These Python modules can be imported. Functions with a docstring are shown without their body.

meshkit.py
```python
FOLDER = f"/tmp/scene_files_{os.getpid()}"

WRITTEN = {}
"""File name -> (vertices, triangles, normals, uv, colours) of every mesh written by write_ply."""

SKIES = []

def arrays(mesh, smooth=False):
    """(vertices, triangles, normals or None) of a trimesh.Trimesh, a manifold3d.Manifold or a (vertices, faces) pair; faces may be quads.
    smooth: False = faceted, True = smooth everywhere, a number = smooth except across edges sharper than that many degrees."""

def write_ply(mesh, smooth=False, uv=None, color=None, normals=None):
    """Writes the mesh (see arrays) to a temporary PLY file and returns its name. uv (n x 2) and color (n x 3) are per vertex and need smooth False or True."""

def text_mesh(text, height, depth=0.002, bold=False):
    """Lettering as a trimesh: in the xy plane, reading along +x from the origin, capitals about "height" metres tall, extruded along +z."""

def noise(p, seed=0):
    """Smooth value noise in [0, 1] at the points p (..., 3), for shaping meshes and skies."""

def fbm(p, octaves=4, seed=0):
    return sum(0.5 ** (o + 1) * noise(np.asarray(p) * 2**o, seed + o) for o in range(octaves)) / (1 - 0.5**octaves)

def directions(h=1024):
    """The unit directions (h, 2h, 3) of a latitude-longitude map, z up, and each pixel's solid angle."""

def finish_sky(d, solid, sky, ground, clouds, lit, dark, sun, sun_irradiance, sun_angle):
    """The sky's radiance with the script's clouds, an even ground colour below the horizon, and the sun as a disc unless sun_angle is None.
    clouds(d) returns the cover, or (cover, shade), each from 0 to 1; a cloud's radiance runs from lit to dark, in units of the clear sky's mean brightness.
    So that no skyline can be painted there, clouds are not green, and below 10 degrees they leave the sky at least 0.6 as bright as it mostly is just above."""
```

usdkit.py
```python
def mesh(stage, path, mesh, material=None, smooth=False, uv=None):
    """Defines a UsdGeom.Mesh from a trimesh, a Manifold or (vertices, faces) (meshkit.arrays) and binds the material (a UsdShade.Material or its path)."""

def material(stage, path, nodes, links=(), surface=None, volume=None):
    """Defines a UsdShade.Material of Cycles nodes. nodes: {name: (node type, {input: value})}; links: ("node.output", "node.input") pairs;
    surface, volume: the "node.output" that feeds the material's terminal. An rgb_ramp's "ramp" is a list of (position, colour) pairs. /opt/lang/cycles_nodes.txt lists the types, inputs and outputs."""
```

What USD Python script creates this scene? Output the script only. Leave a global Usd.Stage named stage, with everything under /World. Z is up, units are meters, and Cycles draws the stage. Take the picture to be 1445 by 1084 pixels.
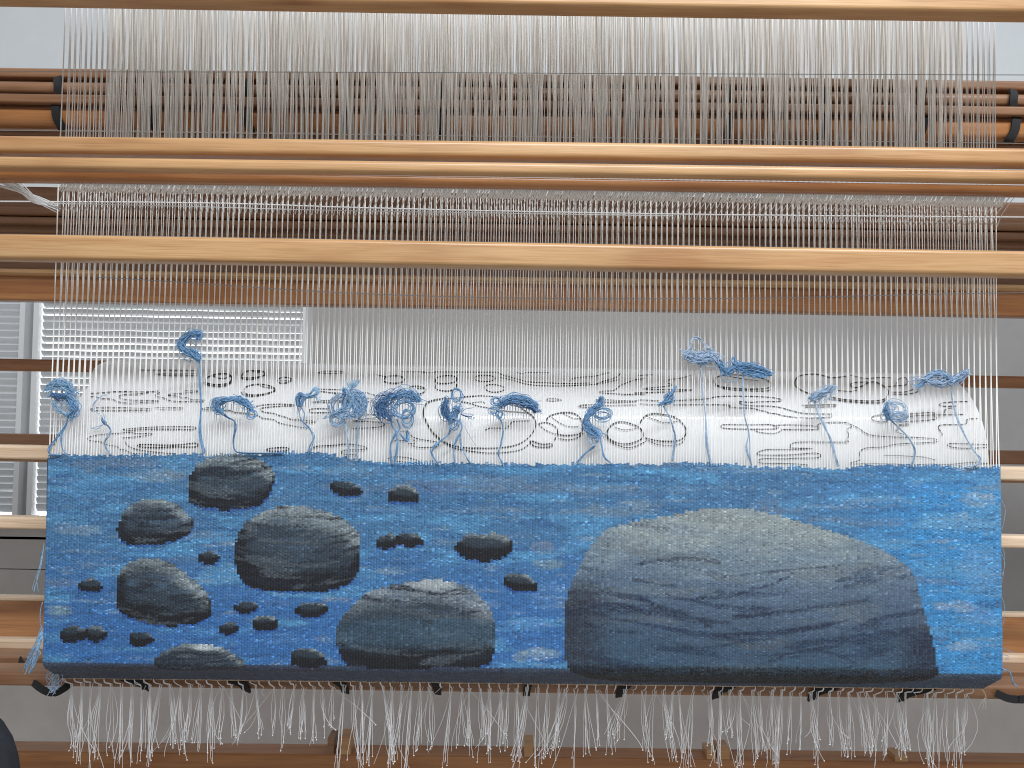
import math, random
import numpy as np, trimesh, usdkit, meshkit
from pxr import Usd, UsdGeom, UsdLux, UsdShade, Gf, Sdf

stage = Usd.Stage.CreateInMemory()
UsdGeom.Xform.Define(stage, '/World')
R = np.random.default_rng(7)

# ---------------------------------------------------------------- camera
W0, H0, F0 = 1445.0, 1084.0, 1092.0           # size and focal length of the photograph in its pixels
EYE = np.array([0.0, -1.2, 1.25])
PITCH, ROLL = math.radians(2.0), 0.0165
_f = np.array([0, math.cos(PITCH), math.sin(PITCH)])
_u0 = np.array([0, -math.sin(PITCH), math.cos(PITCH)])
_r0 = np.array([1.0, 0, 0])
RT = _r0 * math.cos(ROLL) + _u0 * math.sin(ROLL)
UP = _u0 * math.cos(ROLL) - _r0 * math.sin(ROLL)
cam = UsdGeom.Camera.Define(stage, '/World/camera')
cam.CreateHorizontalApertureAttr(36.0)
cam.CreateVerticalApertureAttr(27.0)
cam.CreateFocalLengthAttr(36.0 * F0 / W0)
cam.CreateClippingRangeAttr(Gf.Vec2f(0.02, 100))
M = Gf.Matrix4d(*[float(v) for v in (*RT, 0, *UP, 0, *(-_f), 0, *EYE, 1)])
cam.AddTransformOp().Set(M)
cam.CreateExposureAttr(0.0)

# ---------------------------------------------------------------- light: a high strip of daylight in front of the loom, soft room light
def rect(name, pos, target, w, h, power, color):
    l = UsdLux.RectLight.Define(stage, '/World/' + name)
    l.CreateWidthAttr(w); l.CreateHeightAttr(h); l.CreateIntensityAttr(power); l.CreateColorAttr(Gf.Vec3f(*color))
    z = np.array(pos, float) - np.array(target, float); z /= np.linalg.norm(z)
    x = np.cross([0, 0, 1.0], z); x /= np.linalg.norm(x); y = np.cross(z, x)
    l.AddTransformOp().Set(Gf.Matrix4d(*[float(v) for v in (*x, 0, *y, 0, *z, 0, *pos, 1)]))
rect('high_window_light', (0.5, -1.55, 3.15), (0.0, 0.0, 1.3), 2.6, 0.07, 132, (0.93, 0.97, 1.0))
rect('room_window_light', (0.7, -2.7, 2.9), (0.0, 0.0, 1.25), 2.4, 1.2, 1.6, (0.93, 0.97, 1.0))
dome = UsdLux.DomeLight.Define(stage, '/World/room_glow')
dm = usdkit.material(stage, '/World/Looks/room_glow_look', {'b': ('background_shader', {'color': (0.92, 0.96, 1.0), 'strength': 0.48})}, [], surface='b.background')
UsdShade.MaterialBindingAPI.Apply(dome.GetPrim()).Bind(dm)

# ---------------------------------------------------------------- pixel <-> world
def ray(x, y):
    x = np.asarray(x, float); y = np.asarray(y, float)
    a = (x - W0 / 2) / F0; b = (H0 / 2 - y) / F0
    return a[..., None] * RT + b[..., None] * UP + _f
def at(x, y, Y):
    d = ray(x, y)
    t = (np.asarray(Y, float) - EYE[1]) / d[..., 1]
    return EYE + d * t[..., None]
S = 1.2 / F0                                                     # metres per pixel in the plane of the warp

# ---------------------------------------------------------------- scene helpers
used = {}
def numbered(parent, name):
    k = (parent, name); n = used.get(k, 0); used[k] = n + 1
    return name if n == 0 else f'{name}_{n:03d}'
def key(p, label=None, cat=None, group=None, kind=None):
    for k, v in (('label', label), ('category', cat), ('group', group), ('kind', kind)):
        if v: p.SetCustomDataByKey(k, v)
    return p
def thing(name, label, cat, group=None, loc=(0, 0, 0)):
    path = '/World/' + numbered('/World', name)
    x = UsdGeom.Xform.Define(stage, path)
    x.AddTranslateOp().Set(Gf.Vec3d(*map(float, loc)))
    p = x.GetPrim(); key(p, label, cat, group)
    LOC[path] = np.array(loc, float)
    return p
LOC = {}
def obj(name, vf, mat, parent=None, smooth=False, label=None, kind=None, color=None):
    base = str(parent.GetPath()) if parent else '/World'
    path = base + '/' + numbered(base, name)
    root = '/'.join(path.split('/')[:3])
    if hasattr(vf, 'vertices'): vf = (np.array(vf.vertices), np.array(vf.faces))
    v, f = np.asarray(vf[0], float), np.asarray(vf[1])
    if parent is not None: v = v - LOC.get(root, 0)
    m = usdkit.mesh(stage, path, (v, f), mat, smooth=smooth)
    if color is not None:
        from pxr import Vt
        UsdGeom.PrimvarsAPI(m).CreatePrimvar('tint', Sdf.ValueTypeNames.Color3fArray, 'vertex').Set(Vt.Vec3fArray.FromNumpy(np.asarray(color, np.float32)))
    p = m.GetPrim()
    if label: p.SetCustomDataByKey('label', label)
    if kind: p.SetCustomDataByKey('kind', kind)
    return p
class MB:
    def __init__(s): s.v, s.f, s.n = [], [], 0
    def add(s, vf):
        if hasattr(vf, 'vertices'): vf = (np.array(vf.vertices), np.array(vf.faces))
        v, f = vf
        s.v.append(np.asarray(v, float)); s.f.append(np.asarray(f) + s.n); s.n += len(v)
    def get(s): return np.vstack(s.v), np.vstack(s.f)
def tube(pts, r, sides=5, caps=True):
    p = np.asarray(pts, float); n = len(p)
    t = np.gradient(p, axis=0); t /= np.maximum(np.linalg.norm(t, axis=1, keepdims=True), 1e-12)
    ref = np.array([0, 1.0, 0]) if abs(t[:, 1]).mean() < 0.8 else np.array([1.0, 0, 0])
    a = np.cross(t, ref); a /= np.maximum(np.linalg.norm(a, axis=1, keepdims=True), 1e-9)
    b = np.cross(t, a)
    th = np.arange(sides) / sides * 2 * np.pi
    rr = np.broadcast_to(np.asarray(r, float), (n,))
    v = p[:, None] + rr[:, None, None] * (np.cos(th)[None, :, None] * a[:, None] + np.sin(th)[None, :, None] * b[:, None])
    v = v.reshape(-1, 3)
    i = np.arange(n - 1)[:, None] * sides; j = np.arange(sides)[None]; k = (j + 1) % sides
    q0, q1, q2, q3 = i + j, i + k, i + sides + k, i + sides + j
    f = np.concatenate([np.stack([q0, q1, q2], -1).reshape(-1, 3), np.stack([q0, q2, q3], -1).reshape(-1, 3)])
    if caps:
        c = [[0, q + 1, q] for q in range(1, sides - 1)] + [[(n - 1) * sides, (n - 1) * sides + q, (n - 1) * sides + q + 1] for q in range(1, sides - 1)]
        f = np.vstack([f, c])
    return v, f
def spline(pts, n):
    p = np.asarray(pts, float)
    if len(p) == 2: return p[0] + (p[1] - p[0]) * np.linspace(0, 1, n)[:, None]
    q = np.vstack([2 * p[0] - p[1], p, 2 * p[-1] - p[-2]])
    u = np.linspace(0, len(p) - 1 - 1e-9, n); i = u.astype(int); t = (u - i)[:, None]
    a, b, c, d = q[i], q[i + 1], q[i + 2], q[i + 3]
    return 0.5 * (2 * b + (c - a) * t + (2 * a - 5 * b + 4 * c - d) * t**2 + (3 * b - a - 3 * c + d) * t**3)
def chaikin(p, closed=False, k=1):
    p = np.asarray(p, float)
    for _ in range(k):
        q = np.vstack([p, p[:1]]) if closed else p
        a = q[:-1] * .75 + q[1:] * .25; b = q[:-1] * .25 + q[1:] * .75
        m = np.stack([a, b], 1).reshape(-1, 2)
        p = m if closed else np.vstack([p[:1], m, p[-1:]])
    return p
def lin(c):
    c = np.asarray(c, float) / 255.0
    return np.where(c <= 0.04045, c / 12.92, ((c + 0.055) / 1.055) ** 2.4)

# ---------------------------------------------------------------- materials
L = '/World/Looks/'
def plain(name, c, rough=0.7, **kw):
    return usdkit.material(stage, L + name, {'p': ('principled_bsdf', dict(base_color=c, roughness=rough, **kw))}, [], surface='p.BSDF')
def wood(name, c1, c2, c3, rough=0.36, seed=0.0, coat=0.25):
    """Long grain along x, fine pores, a few knots' worth of figure."""
    return usdkit.material(stage, L + name, {
        'g': ('texture_coordinate', {}), 'oi': ('object_info', {}),
        'mul': ('vector_math', {'math_type': 'scale', 'vector1': (7.0, 3.0, 5.0)}),
        'off': ('vector_math', {'math_type': 'add'}),
        'm1': ('mapping', {'scale': (1.1, 22, 22), 'location': (seed, seed, 0)}),
        'n1': ('noise_texture', {'scale': 2.2, 'detail': 5, 'roughness': 0.6, 'distortion': 0.8}),
        'm2': ('mapping', {'scale': (6, 260, 260), 'location': (seed, 0, 0)}),
        'n2': ('noise_texture', {'scale': 2.0, 'detail': 3}),
        'm3': ('mapping', {'scale': (3.0, 9, 9)}),
        'n3': ('noise_texture', {'scale': 1.7, 'detail': 2}),
        'r1': ('rgb_ramp', {'ramp': [(0.28, c3), (0.47, c1), (0.72, c2)]}),
        'r2': ('rgb_ramp', {'ramp': [(0.3, (0.74, 0.68, 0.62)), (0.55, (1, 1, 1))]}),
        'r3': ('rgb_ramp', {'ramp': [(0.30, (0.78, 0.68, 0.60)), (0.42, (0.92, 0.89, 0.86)), (0.62, (1.05, 1.04, 1.03))]}),
        'x1': ('mix', {'mix_type': 'multiply', 'fac': 0.75}), 'x2': ('mix', {'mix_type': 'multiply', 'fac': 0.9}),
        'mk': ('mapping', {'scale': (3.4, 15, 15), 'location': (seed * .7, 0, 0)}), 'vk': ('voronoi_texture', {'scale': 1.0, 'feature': 'f1', 'randomness': 1.0}),
        'rk': ('rgb_ramp', {'ramp': [(0.0, (0.42, 0.25, 0.16)), (0.06, (0.55, 0.38, 0.28)), (0.13, (0.9, 0.84, 0.78)), (0.2, (1, 1, 1))]}), 'x3': ('mix', {'mix_type': 'multiply', 'fac': 0.8}),
        'bp': ('bump', {'strength': 0.12, 'distance': 0.002}),
        'p': ('principled_bsdf', {'roughness': rough, 'coat_weight': coat, 'coat_roughness': 0.22}),
    }, [('oi.random', 'mul.scale'), ('g.object', 'off.vector1'), ('mul.vector', 'off.vector2'),
        ('off.vector', 'm1.vector'), ('off.vector', 'm2.vector'), ('off.vector', 'm3.vector'),
        ('m1.vector', 'n1.vector'), ('m2.vector', 'n2.vector'), ('m3.vector', 'n3.vector'),
        ('n1.fac', 'r1.fac'), ('n2.fac', 'r2.fac'), ('n3.fac', 'r3.fac'),
        ('r1.color', 'x1.color1'), ('r2.color', 'x1.color2'), ('x1.color', 'x2.color1'), ('r3.color', 'x2.color2'),
        ('off.vector', 'mk.vector'), ('mk.vector', 'vk.vector'), ('vk.distance', 'rk.fac'), ('x2.color', 'x3.color1'), ('rk.color', 'x3.color2'), ('x3.color', 'p.base_color'), ('n2.fac', 'bp.height'), ('bp.normal', 'p.normal')], surface='p.BSDF')
pine = wood('varnished_pine', (0.51, 0.295, 0.135), (0.57, 0.36, 0.18), (0.43, 0.22, 0.085))
orange = wood('orange_wood', (0.40, 0.175, 0.062), (0.46, 0.22, 0.085), (0.30, 0.115, 0.04), seed=3.0)
pale = wood('lit_pale_wood', (0.80, 0.62, 0.45), (0.84, 0.68, 0.52), (0.72, 0.52, 0.35), seed=6.0)  # paler wood, made lighter still in place of strong light on the rails
reddish = wood('reddish_wood', (0.27, 0.14, 0.074), (0.33, 0.18, 0.10), (0.21, 0.10, 0.05), seed=9.0, rough=.42)
def painted(name, c, rough=0.85, sc=9.0, amt=0.06):
    c = np.array(c)
    return usdkit.material(stage, L + name, {
        'g': ('texture_coordinate', {}), 'n': ('noise_texture', {'scale': sc, 'detail': 6, 'roughness': .6}),
        'nf': ('noise_texture', {'scale': 420, 'detail': 2}),
        'r': ('rgb_ramp', {'ramp': [(0.3, c * (1 - amt)), (0.7, c * (1 + amt))]}),
        'b': ('bump', {'strength': 0.15, 'distance': 0.001}),
        'p': ('principled_bsdf', {'roughness': rough})},
        [('g.object', 'n.vector'), ('g.object', 'nf.vector'), ('n.fac', 'r.fac'), ('r.color', 'p.base_color'), ('nf.fac', 'b.height'), ('b.normal', 'p.normal')], surface='p.BSDF')
wall_grey = painted('grey_wall_paint', (0.36, 0.35, 0.35))
wall_white = painted('white_wall_paint', (0.67, 0.70, 0.72), amt=.03)
white_trim = painted('white_trim_paint', (0.72, 0.74, 0.76), rough=.5, amt=.03)
apron_paint = painted('taupe_board_paint', (0.45, 0.43, 0.42), rough=.6)
slat_mat = usdkit.material(stage, L + 'blind_slat', {
    'd': ('principled_bsdf', {'base_color': (0.42, 0.44, 0.46), 'roughness': 0.3}), 't': ('translucent_bsdf', {'color': (0.42, 0.44, 0.47)}),
    'm': ('mix_closure', {'fac': 0.08})}, [('d.BSDF', 'm.closure1'), ('t.BSDF', 'm.closure2')], surface='m.closure')
day = usdkit.material(stage, L + 'bright_outdoors', {
    'g': ('geometry', {}), 'mp': ('mapping', {'scale': (4, 4, 9)}), 'n': ('noise_texture', {'scale': 1.5, 'detail': 4}),
    'r': ('rgb_ramp', {'ramp': [(0.38, (0.72, 0.78, 0.76)), (0.5, (1.0, 1.0, 1.0)), (0.7, (1.0, 1.0, 1.0))]}),
    'e': ('emission', {'strength': 2.8})}, [('g.position', 'mp.vector'), ('mp.vector', 'n.vector'), ('n.fac', 'r.fac'), ('r.color', 'e.color')], surface='e.emission')
def yarn(name, c, spec=0.25, var=0.16, rough=.75, fsc=900):
    c = np.array(c, float)
    nodes = {'g': ('geometry', {}), 'n': ('noise_texture', {'scale': fsc, 'detail': 3}), 'r': ('rgb_ramp', {'ramp': [(0.3, c * (1 - var)), (0.7, np.minimum(c * (1 + var), .95))]}),
             'p': ('principled_bsdf', {'roughness': rough, 'specular_ior_level': spec, 'sheen_weight': .15})}
    return usdkit.material(stage, L + name, nodes, [('g.position', 'n.vector'), ('n.fac', 'r.fac'), ('r.color', 'p.base_color')], surface='p.BSDF')
cotton = yarn('white_cotton', (0.89, 0.875, 0.85), var=.04, rough=.6)
cotton_grey = yarn('shaded_grey_cotton', (0.62, 0.58, 0.53), var=.08, rough=.7)  # greyer cotton, darkened so the upper warp bunches look shaded
linen = yarn('white_linen_fringe', (0.86, 0.86, 0.88), var=.06, rough=.6)
twine_mat = yarn('edge_twine_cotton', (0.48, 0.36, 0.26), var=.15)
cord_mat = yarn('white_cord', (0.82, 0.83, 0.84), var=.05, rough=.35)
grey_cord_mat = yarn('grey_cord', (0.33, 0.37, 0.42), var=.05, rough=.5)
YB = {k: yarn('blue_yarn_' + k, c, var=.38, fsc=320) for k, c in (('mid', (0.15, 0.30, 0.50)), ('dark', (0.085, 0.19, 0.37)), ('light', (0.26, 0.44, 0.63)),
      ('pale', (0.36, 0.48, 0.64)), ('grey', (0.26, 0.38, 0.54)), ('sky', (0.165, 0.33, 0.55)))}
strap_mat = plain('black_webbing', (0.012, 0.012, 0.014), 0.8)
iron = plain('dark_metal', (0.03, 0.03, 0.03), 0.45)
chair_mat = painted('dark_chair_fabric', (0.012, 0.014, 0.02), rough=.9, sc=60, amt=.3)
ink = plain('black_ink', (0.010, 0.010, 0.011), 0.6)
paper_mat = usdkit.material(stage, L + 'white_cartoon_paper', {
    'g': ('geometry', {}), 'n': ('noise_texture', {'scale': 14, 'detail': 4}), 'b': ('bump', {'strength': 0.10, 'distance': 0.01}),
    'd': ('principled_bsdf', {'base_color': (0.90, 0.915, 0.94), 'roughness': 0.42, 'coat_weight': 0.35, 'coat_roughness': 0.10}),
    't': ('translucent_bsdf', {'color': (0.75, 0.77, 0.8)}), 'm': ('mix_closure', {'fac': 0.12})},
    [('g.position', 'n.vector'), ('n.fac', 'b.height'), ('b.normal', 'd.normal'), ('d.BSDF', 'm.closure1'), ('t.BSDF', 'm.closure2')], surface='m.closure')
weave_mat = usdkit.material(stage, L + 'woven_wool', {
    'a': ('attribute', {'attribute': 'tint'}), 'g': ('geometry', {}), 'n': ('noise_texture', {'scale': 1400, 'detail': 2}),
    'b': ('bump', {'strength': 0.25, 'distance': 0.0004}),
    'p': ('principled_bsdf', {'roughness': 0.62, 'specular_ior_level': 0.45, 'sheen_weight': 0.12})},
    [('a.color', 'p.base_color'), ('g.position', 'n.vector'), ('n.fac', 'b.height'), ('b.normal', 'p.normal')], surface='p.BSDF')

# ---------------------------------------------------------------- room behind the loom
WALL_Y = 1.5
def box(lo, hi):
    b = trimesh.creation.box(np.subtract(hi, lo)); b.apply_translation(np.add(lo, hi) / 2); return b
zsplit = at(1400, 330, WALL_Y)[2]
key(obj('back_wall', box((-3.2, WALL_Y, -0.3), (3.4, WALL_Y + .1, zsplit)), wall_grey), kind='structure')
key(obj('upper_wall', box((-3.2, WALL_Y - .004, zsplit), (3.4, WALL_Y + .1, 4.0)), wall_white), kind='structure')

floor_mat = painted('floor_bounce_tone', (0.46, 0.40, 0.33), rough=.5)
key(obj('floor', box((-4, -4, -.06), (4, WALL_Y, 0)), floor_mat), kind='structure')  # unseen floor, added to block low dome light and bounce light upward

key(obj('wall_dado', box((-3.2, WALL_Y - .008, -.1), (3.4, WALL_Y, at(1430, 915, WALL_Y)[2])), painted('lightened_wall_taupe', (0.70, 0.66, 0.64))), kind='structure')  # added paler panel, its colour makes up for light missing low on the wall

def window(label, x0, x1, ytop, ybot, pitch_px, gaps, x0slat=None, frame_r=True, sag=0.0):
    a = at(x0, ytop, WALL_Y); b = at(x1, ytop, WALL_Y); c = at(x0, ybot, WALL_Y)
    X0, X1, Z1, Z0 = a[0], b[0], a[2], c[2]
    t = thing('window', label, 'window', loc=((X0 + X1) / 2, WALL_Y, Z0))
    fw = 0.018
    for q in (((X0 - fw, X0), (Z0, Z1)), ((X1, X1 + fw), (Z0, Z1)), ((X0 - fw, X1 + fw), (Z1, Z1 + fw)), ((X0 - fw, X1 + fw), (Z0 - fw, Z0))):
        obj('frame', box((q[0][0], WALL_Y - .055, q[1][0]), (q[0][1], WALL_Y - .006, q[1][1])), white_trim, t)
    obj('pane', box((X0, WALL_Y - .009, Z0), (X1, WALL_Y - .0055, Z1)), day, t, label='bright daylight pane')
    p = pitch_px * (WALL_Y + 1.2) / F0
    n = int((Z1 - Z0) / p)
    for k in range(n):
        zc = Z1 - (k + .5) * p
        tilt = math.radians(69 if k not in gaps else gaps[k])
        w = (0.0262 if k in gaps else 0.0275) * p / 0.024
        u = np.linspace(-.5, .5, 5)
        prof = np.stack([-np.cos(tilt) * u * w, np.sin(tilt) * u * w], 1) + np.outer(0.0038 * (1 - (2 * u)**2), [-np.sin(tilt), -np.cos(tilt)])
        xs = np.linspace(X0 + .004, X1 - .004, 14)
        wob = np.cumsum(R.normal(0, .00012, 14)) + R.normal(0, .0004)
        v = np.array([[x, WALL_Y - .032 + q[0], zc + q[1] + wob[i]] for i, x in enumerate(xs) for q in prof])
        f = []
        for i in range(13):
            for j in range(4):
                o = i * 5 + j; f += [[o, o + 5, o + 6], [o, o + 6, o + 1]]
        obj('slat', (v, np.array(f)), slat_mat, t, smooth=True)
    for xx in np.linspace(X0 + .08, X1 - .08, max(2, int((X1 - X0) / .35))):
        obj('ladder_cord', tube([[xx, WALL_Y - .047, Z0], [xx, WALL_Y - .047, Z1]], .0012, 4), cord_mat, t)
window('narrow left window with closed grey venetian blind beside a grey post', -180, 43, 418, 722, 9.65, {})
window('wide window with backlit venetian blind glowing behind the warp', 69, 434, 427, 727, 9.75, {0: 50, 1: 48, 2: 54, 4: 52, 5: 47, 6: 47, 7: 47, 9: 53, 10: 55, 11: 58, 12: 60, 13: 62, 14: 63})
# boards under the windows
for y0, y1 in ((747, 757), (759.5, 800), (805, 900)):
    a = at(-300, y0, WALL_Y - .03); b = at(440, y0, WALL_Y - .03); c = at(-300, y1, WALL_Y - .03)
    key(obj('wall_board', box((a[0], WALL_Y - .012, c[2]), (b[0], WALL_Y - .001, (a[2] + b[2]) / 2)), apron_paint), kind='structure')

# ---------------------------------------------------------------- loom frame
loom = thing('tapestry_loom', 'large wooden tapestry loom whose varnished beams carry the half-woven blue cloth', 'loom', loc=(0, 0, 0.4))
def rounded(w, h, r, k=4):
    pts = []
    for cx, cy, a0 in ((w / 2 - r, h / 2 - r, 0), (-w / 2 + r, h / 2 - r, 90), (-w / 2 + r, -h / 2 + r, 180), (w / 2 - r, -h / 2 + r, 270)):
        for i in range(k + 1):
            a = math.radians(a0 + 90 * i / k); pts.append((cx + r * math.cos(a), cy + r * math.sin(a)))
    return np.array(pts)
def beam(yl, yr, Y, depth, mat, r=0.006, name='beam', tilt=0.0, x0=-1.9, x1=1.9, label=None, parent=None):
    """yl, yr = (top, bottom) pixel rows of the front face at the photograph's left and right edge; Y its distance; depth its thickness."""
    tl, bl, tr, br = at(0, yl[0], Y), at(0, yl[1], Y), at(W0, yr[0], Y), at(W0, yr[1], Y)
    h = (abs(tl[2] - bl[2]) + abs(tr[2] - br[2])) / 2
    cl, cr = (tl + bl) / 2, (tr + br) / 2
    sl = (cr[2] - cl[2]) / (cr[0] - cl[0]); zc = lambda x: cl[2] + sl * (x - cl[0])
    prof = rounded(depth, h, r)
    ca, sa = math.cos(tilt), math.sin(tilt)
    prof = prof @ np.array([[ca, sa], [-sa, ca]])
    n = len(prof); xs = np.linspace(x0, x1, 15)
    v = []
    for i, x in enumerate(xs):
        w = 0.0006 * math.sin(3.1 * x + Y * 40)
        for p in prof: v.append([x, Y + depth / 2 + p[0], zc(x) + p[1] + w])
    f = []
    for i in range(len(xs) - 1):
        for j in range(n):
            a, b = i * n + j, i * n + (j + 1) % n
            f += [[a, b, b + n], [a, b + n, a + n]]
    for j in range(1, n - 1): f += [[0, j + 1, j], [(len(xs) - 1) * n, (len(xs) - 1) * n + j, (len(xs) - 1) * n + j + 1]]
    return obj(name, (np.array(v), np.array(f)), mat, parent or loom, smooth=35, label=label)
# in front of the warp
beam((-225, -5), (-203, 17), -0.20, 0.032, pine, label='top beam cut by the upper edge')  # height above the view enlarged so its shadow dulls the warp behind
beam((189, 214), (208, 231), -0.12, 0.030, pine, r=.007, name='slat')
beam((219, 236), (238.5, 256), -0.13, 0.020, pine, r=.006, name='slat')
beam((240.5, 253), (259.5, 274), -0.095, 0.022, orange, r=.004, name='slat')
beam((329, 366), (353, 388.5), -0.085, 0.030, pine, r=.007, label='wide pale front beam')
# behind the warp
beam((97, 190), (117, 212), 0.205, 0.06, reddish, r=.008)
beam((94, 108), (113, 127), 0.188, 0.02, reddish, r=.005, name='slat')
beam((112, 130), (131, 149), 0.172, 0.026, reddish, r=.010, name='rod')
beam((131, 144), (150, 163), 0.155, 0.014, reddish, r=.004, name='slat')
beam((147, 178), (165, 196), 0.168, 0.028, orange, r=.013, name='rod')
beam((262, 328), (284, 352), 0.205, 0.06, reddish, r=.006)
beam((288, 302), (311, 325), 0.180, 0.024, reddish, r=.008, name='rod')
beam((304, 315), (327, 338), 0.184, 0.020, reddish, r=.005, name='slat')
beam((377.5, 388), (401.5, 411), 0.150, 0.030, pine, r=.008, name='rail')
beam((360, 384), (385, 407), 0.215, 0.03, reddish, r=.004, name='slat')  # added dark strip standing in for the shaded gap under the front beam
beam((387, 423), (411, 447), 0.162, 0.032, orange, r=.004)
beam((506, 522), (530, 548), 0.34, 0.03, orange, r=.004, name='rail')
beam((613, 631), (636, 657), 0.42, 0.03, reddish, r=.004, name='rail')
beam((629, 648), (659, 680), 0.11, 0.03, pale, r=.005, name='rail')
beam((646, 651.5), (677, 682.5), 0.115, 0.03, reddish, r=.002, name='rail')  # thin dark strip along the bottom of the pale rail
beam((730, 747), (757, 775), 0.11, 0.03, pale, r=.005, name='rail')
# the sloping tray board and its lip
def slab(yl0, yr0, Y0, yl1, yr1, Y1, th, mat, name):
    a, b, c, d = at(0, yl0, Y0), at(W0, yr0, Y0), at(0, yl1, Y1), at(W0, yr1, Y1)
    def ext(p, q, x): return p + (q - p) * (x - p[0]) / (q[0] - p[0])
    P = [ext(a, b, -1.9), ext(a, b, 1.9), ext(c, d, 1.9), ext(c, d, -1.9)]
    v = np.array(P + [p - np.array([0, -.4 * th, th]) for p in P])
    f = [[0, 2, 1], [0, 3, 2], [4, 5, 6], [4, 6, 7], [0, 1, 5], [0, 5, 4], [1, 2, 6], [1, 6, 5], [2, 3, 7], [2, 7, 6], [3, 0, 4], [3, 4, 7]]
    return obj(name, (v, np.array(f)), mat, loom)
slab(848, 872, 0.30, 903, 928, 0.225, .02, orange, 'tray_board')
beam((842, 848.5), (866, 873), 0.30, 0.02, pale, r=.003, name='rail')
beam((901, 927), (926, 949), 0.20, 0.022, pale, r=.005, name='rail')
beam((925, 950), (948, 969), 0.155, 0.05, reddish, r=.004)
beam((948, 969.5), (968, 988), 0.085, 0.05, reddish, r=.006, label='cloth beam behind the fringe')
beam((1060, 1110), (1076, 1128), 0.36, 0.05, orange, r=.005, name='rail')
for x0, x1, y0 in ((462, 470, 1042), (479, 494, 1040), (998, 1010, 1060), (1014, 1030, 1056), (1264, 1282, 1067), (740, 752, 1049)):
    a, b = at(x0, y0, .36), at(x1, y0 + 40, .36)
    obj('block', box((a[0], .362, b[2]), (b[0], .40, a[2])), reddish if x1 - x0 < 10 else pine, loom)

# black webbing straps on the upper rods and on the cloth beam
def ribbon(pts, w, th=0.0016):
    """flat strap along a polyline of (x, Y, z); width across x"""
    p = spline(pts, 22); n = len(p)
    t = np.gradient(p, axis=0); t /= np.linalg.norm(t, axis=1, keepdims=True)
    side = np.cross(t, [0, 1.0, 0]); m = np.linalg.norm(side, axis=1, keepdims=True)
    side = np.where(m > .25, side / np.maximum(m, 1e-6), [1.0, 0, 0]); side[side[:, 0] < 0] *= -1
    nor = np.cross(t, side)
    v = np.concatenate([np.stack([p[i] - side[i] * w / 2 - nor[i] * th, p[i] + side[i] * w / 2 - nor[i] * th, p[i] + side[i] * w / 2 + nor[i] * th, p[i] - side[i] * w / 2 + nor[i] * th]) for i in range(n)])
    f = []
    for i in range(n - 1):
        for j in range(4):
            a, b = i * 4 + j, i * 4 + (j + 1) % 4; f += [[a, b, b + 4], [a, b + 4, a + 4]]
    f += [[0, 2, 1], [0, 3, 2], [n * 4 - 4, n * 4 - 3, n * 4 - 2], [n * 4 - 4, n * 4 - 2, n * 4 - 1]]
    return v, np.array(f)
for x in (82, 216, 350, 487, 622, 757, 891, 1028, 1163, 1300, 1430):
    dy = .0135 * x; b = -1 if x < 722 else 1; k = (x - 722) / 722
    P = [at(x - 1, 108 + dy, .176), at(x + b * 1, 114 + dy, .168), at(x, 121 + dy, .166), at(x, 131 + dy, .169)]
    obj('strap', ribbon(P, .014), strap_mat, loom)
    P = [at(x + 5 * k, 143 + dy, .166), at(x + 4 * k, 152 + dy, .163), at(x + 2 * k, 164 + dy, .163), at(x - 4 * k, 176 + dy, .166), at(x - 9 * k, 183 + dy, .172)]
    obj('strap', ribbon(P, .015), strap_mat, loom)
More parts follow.
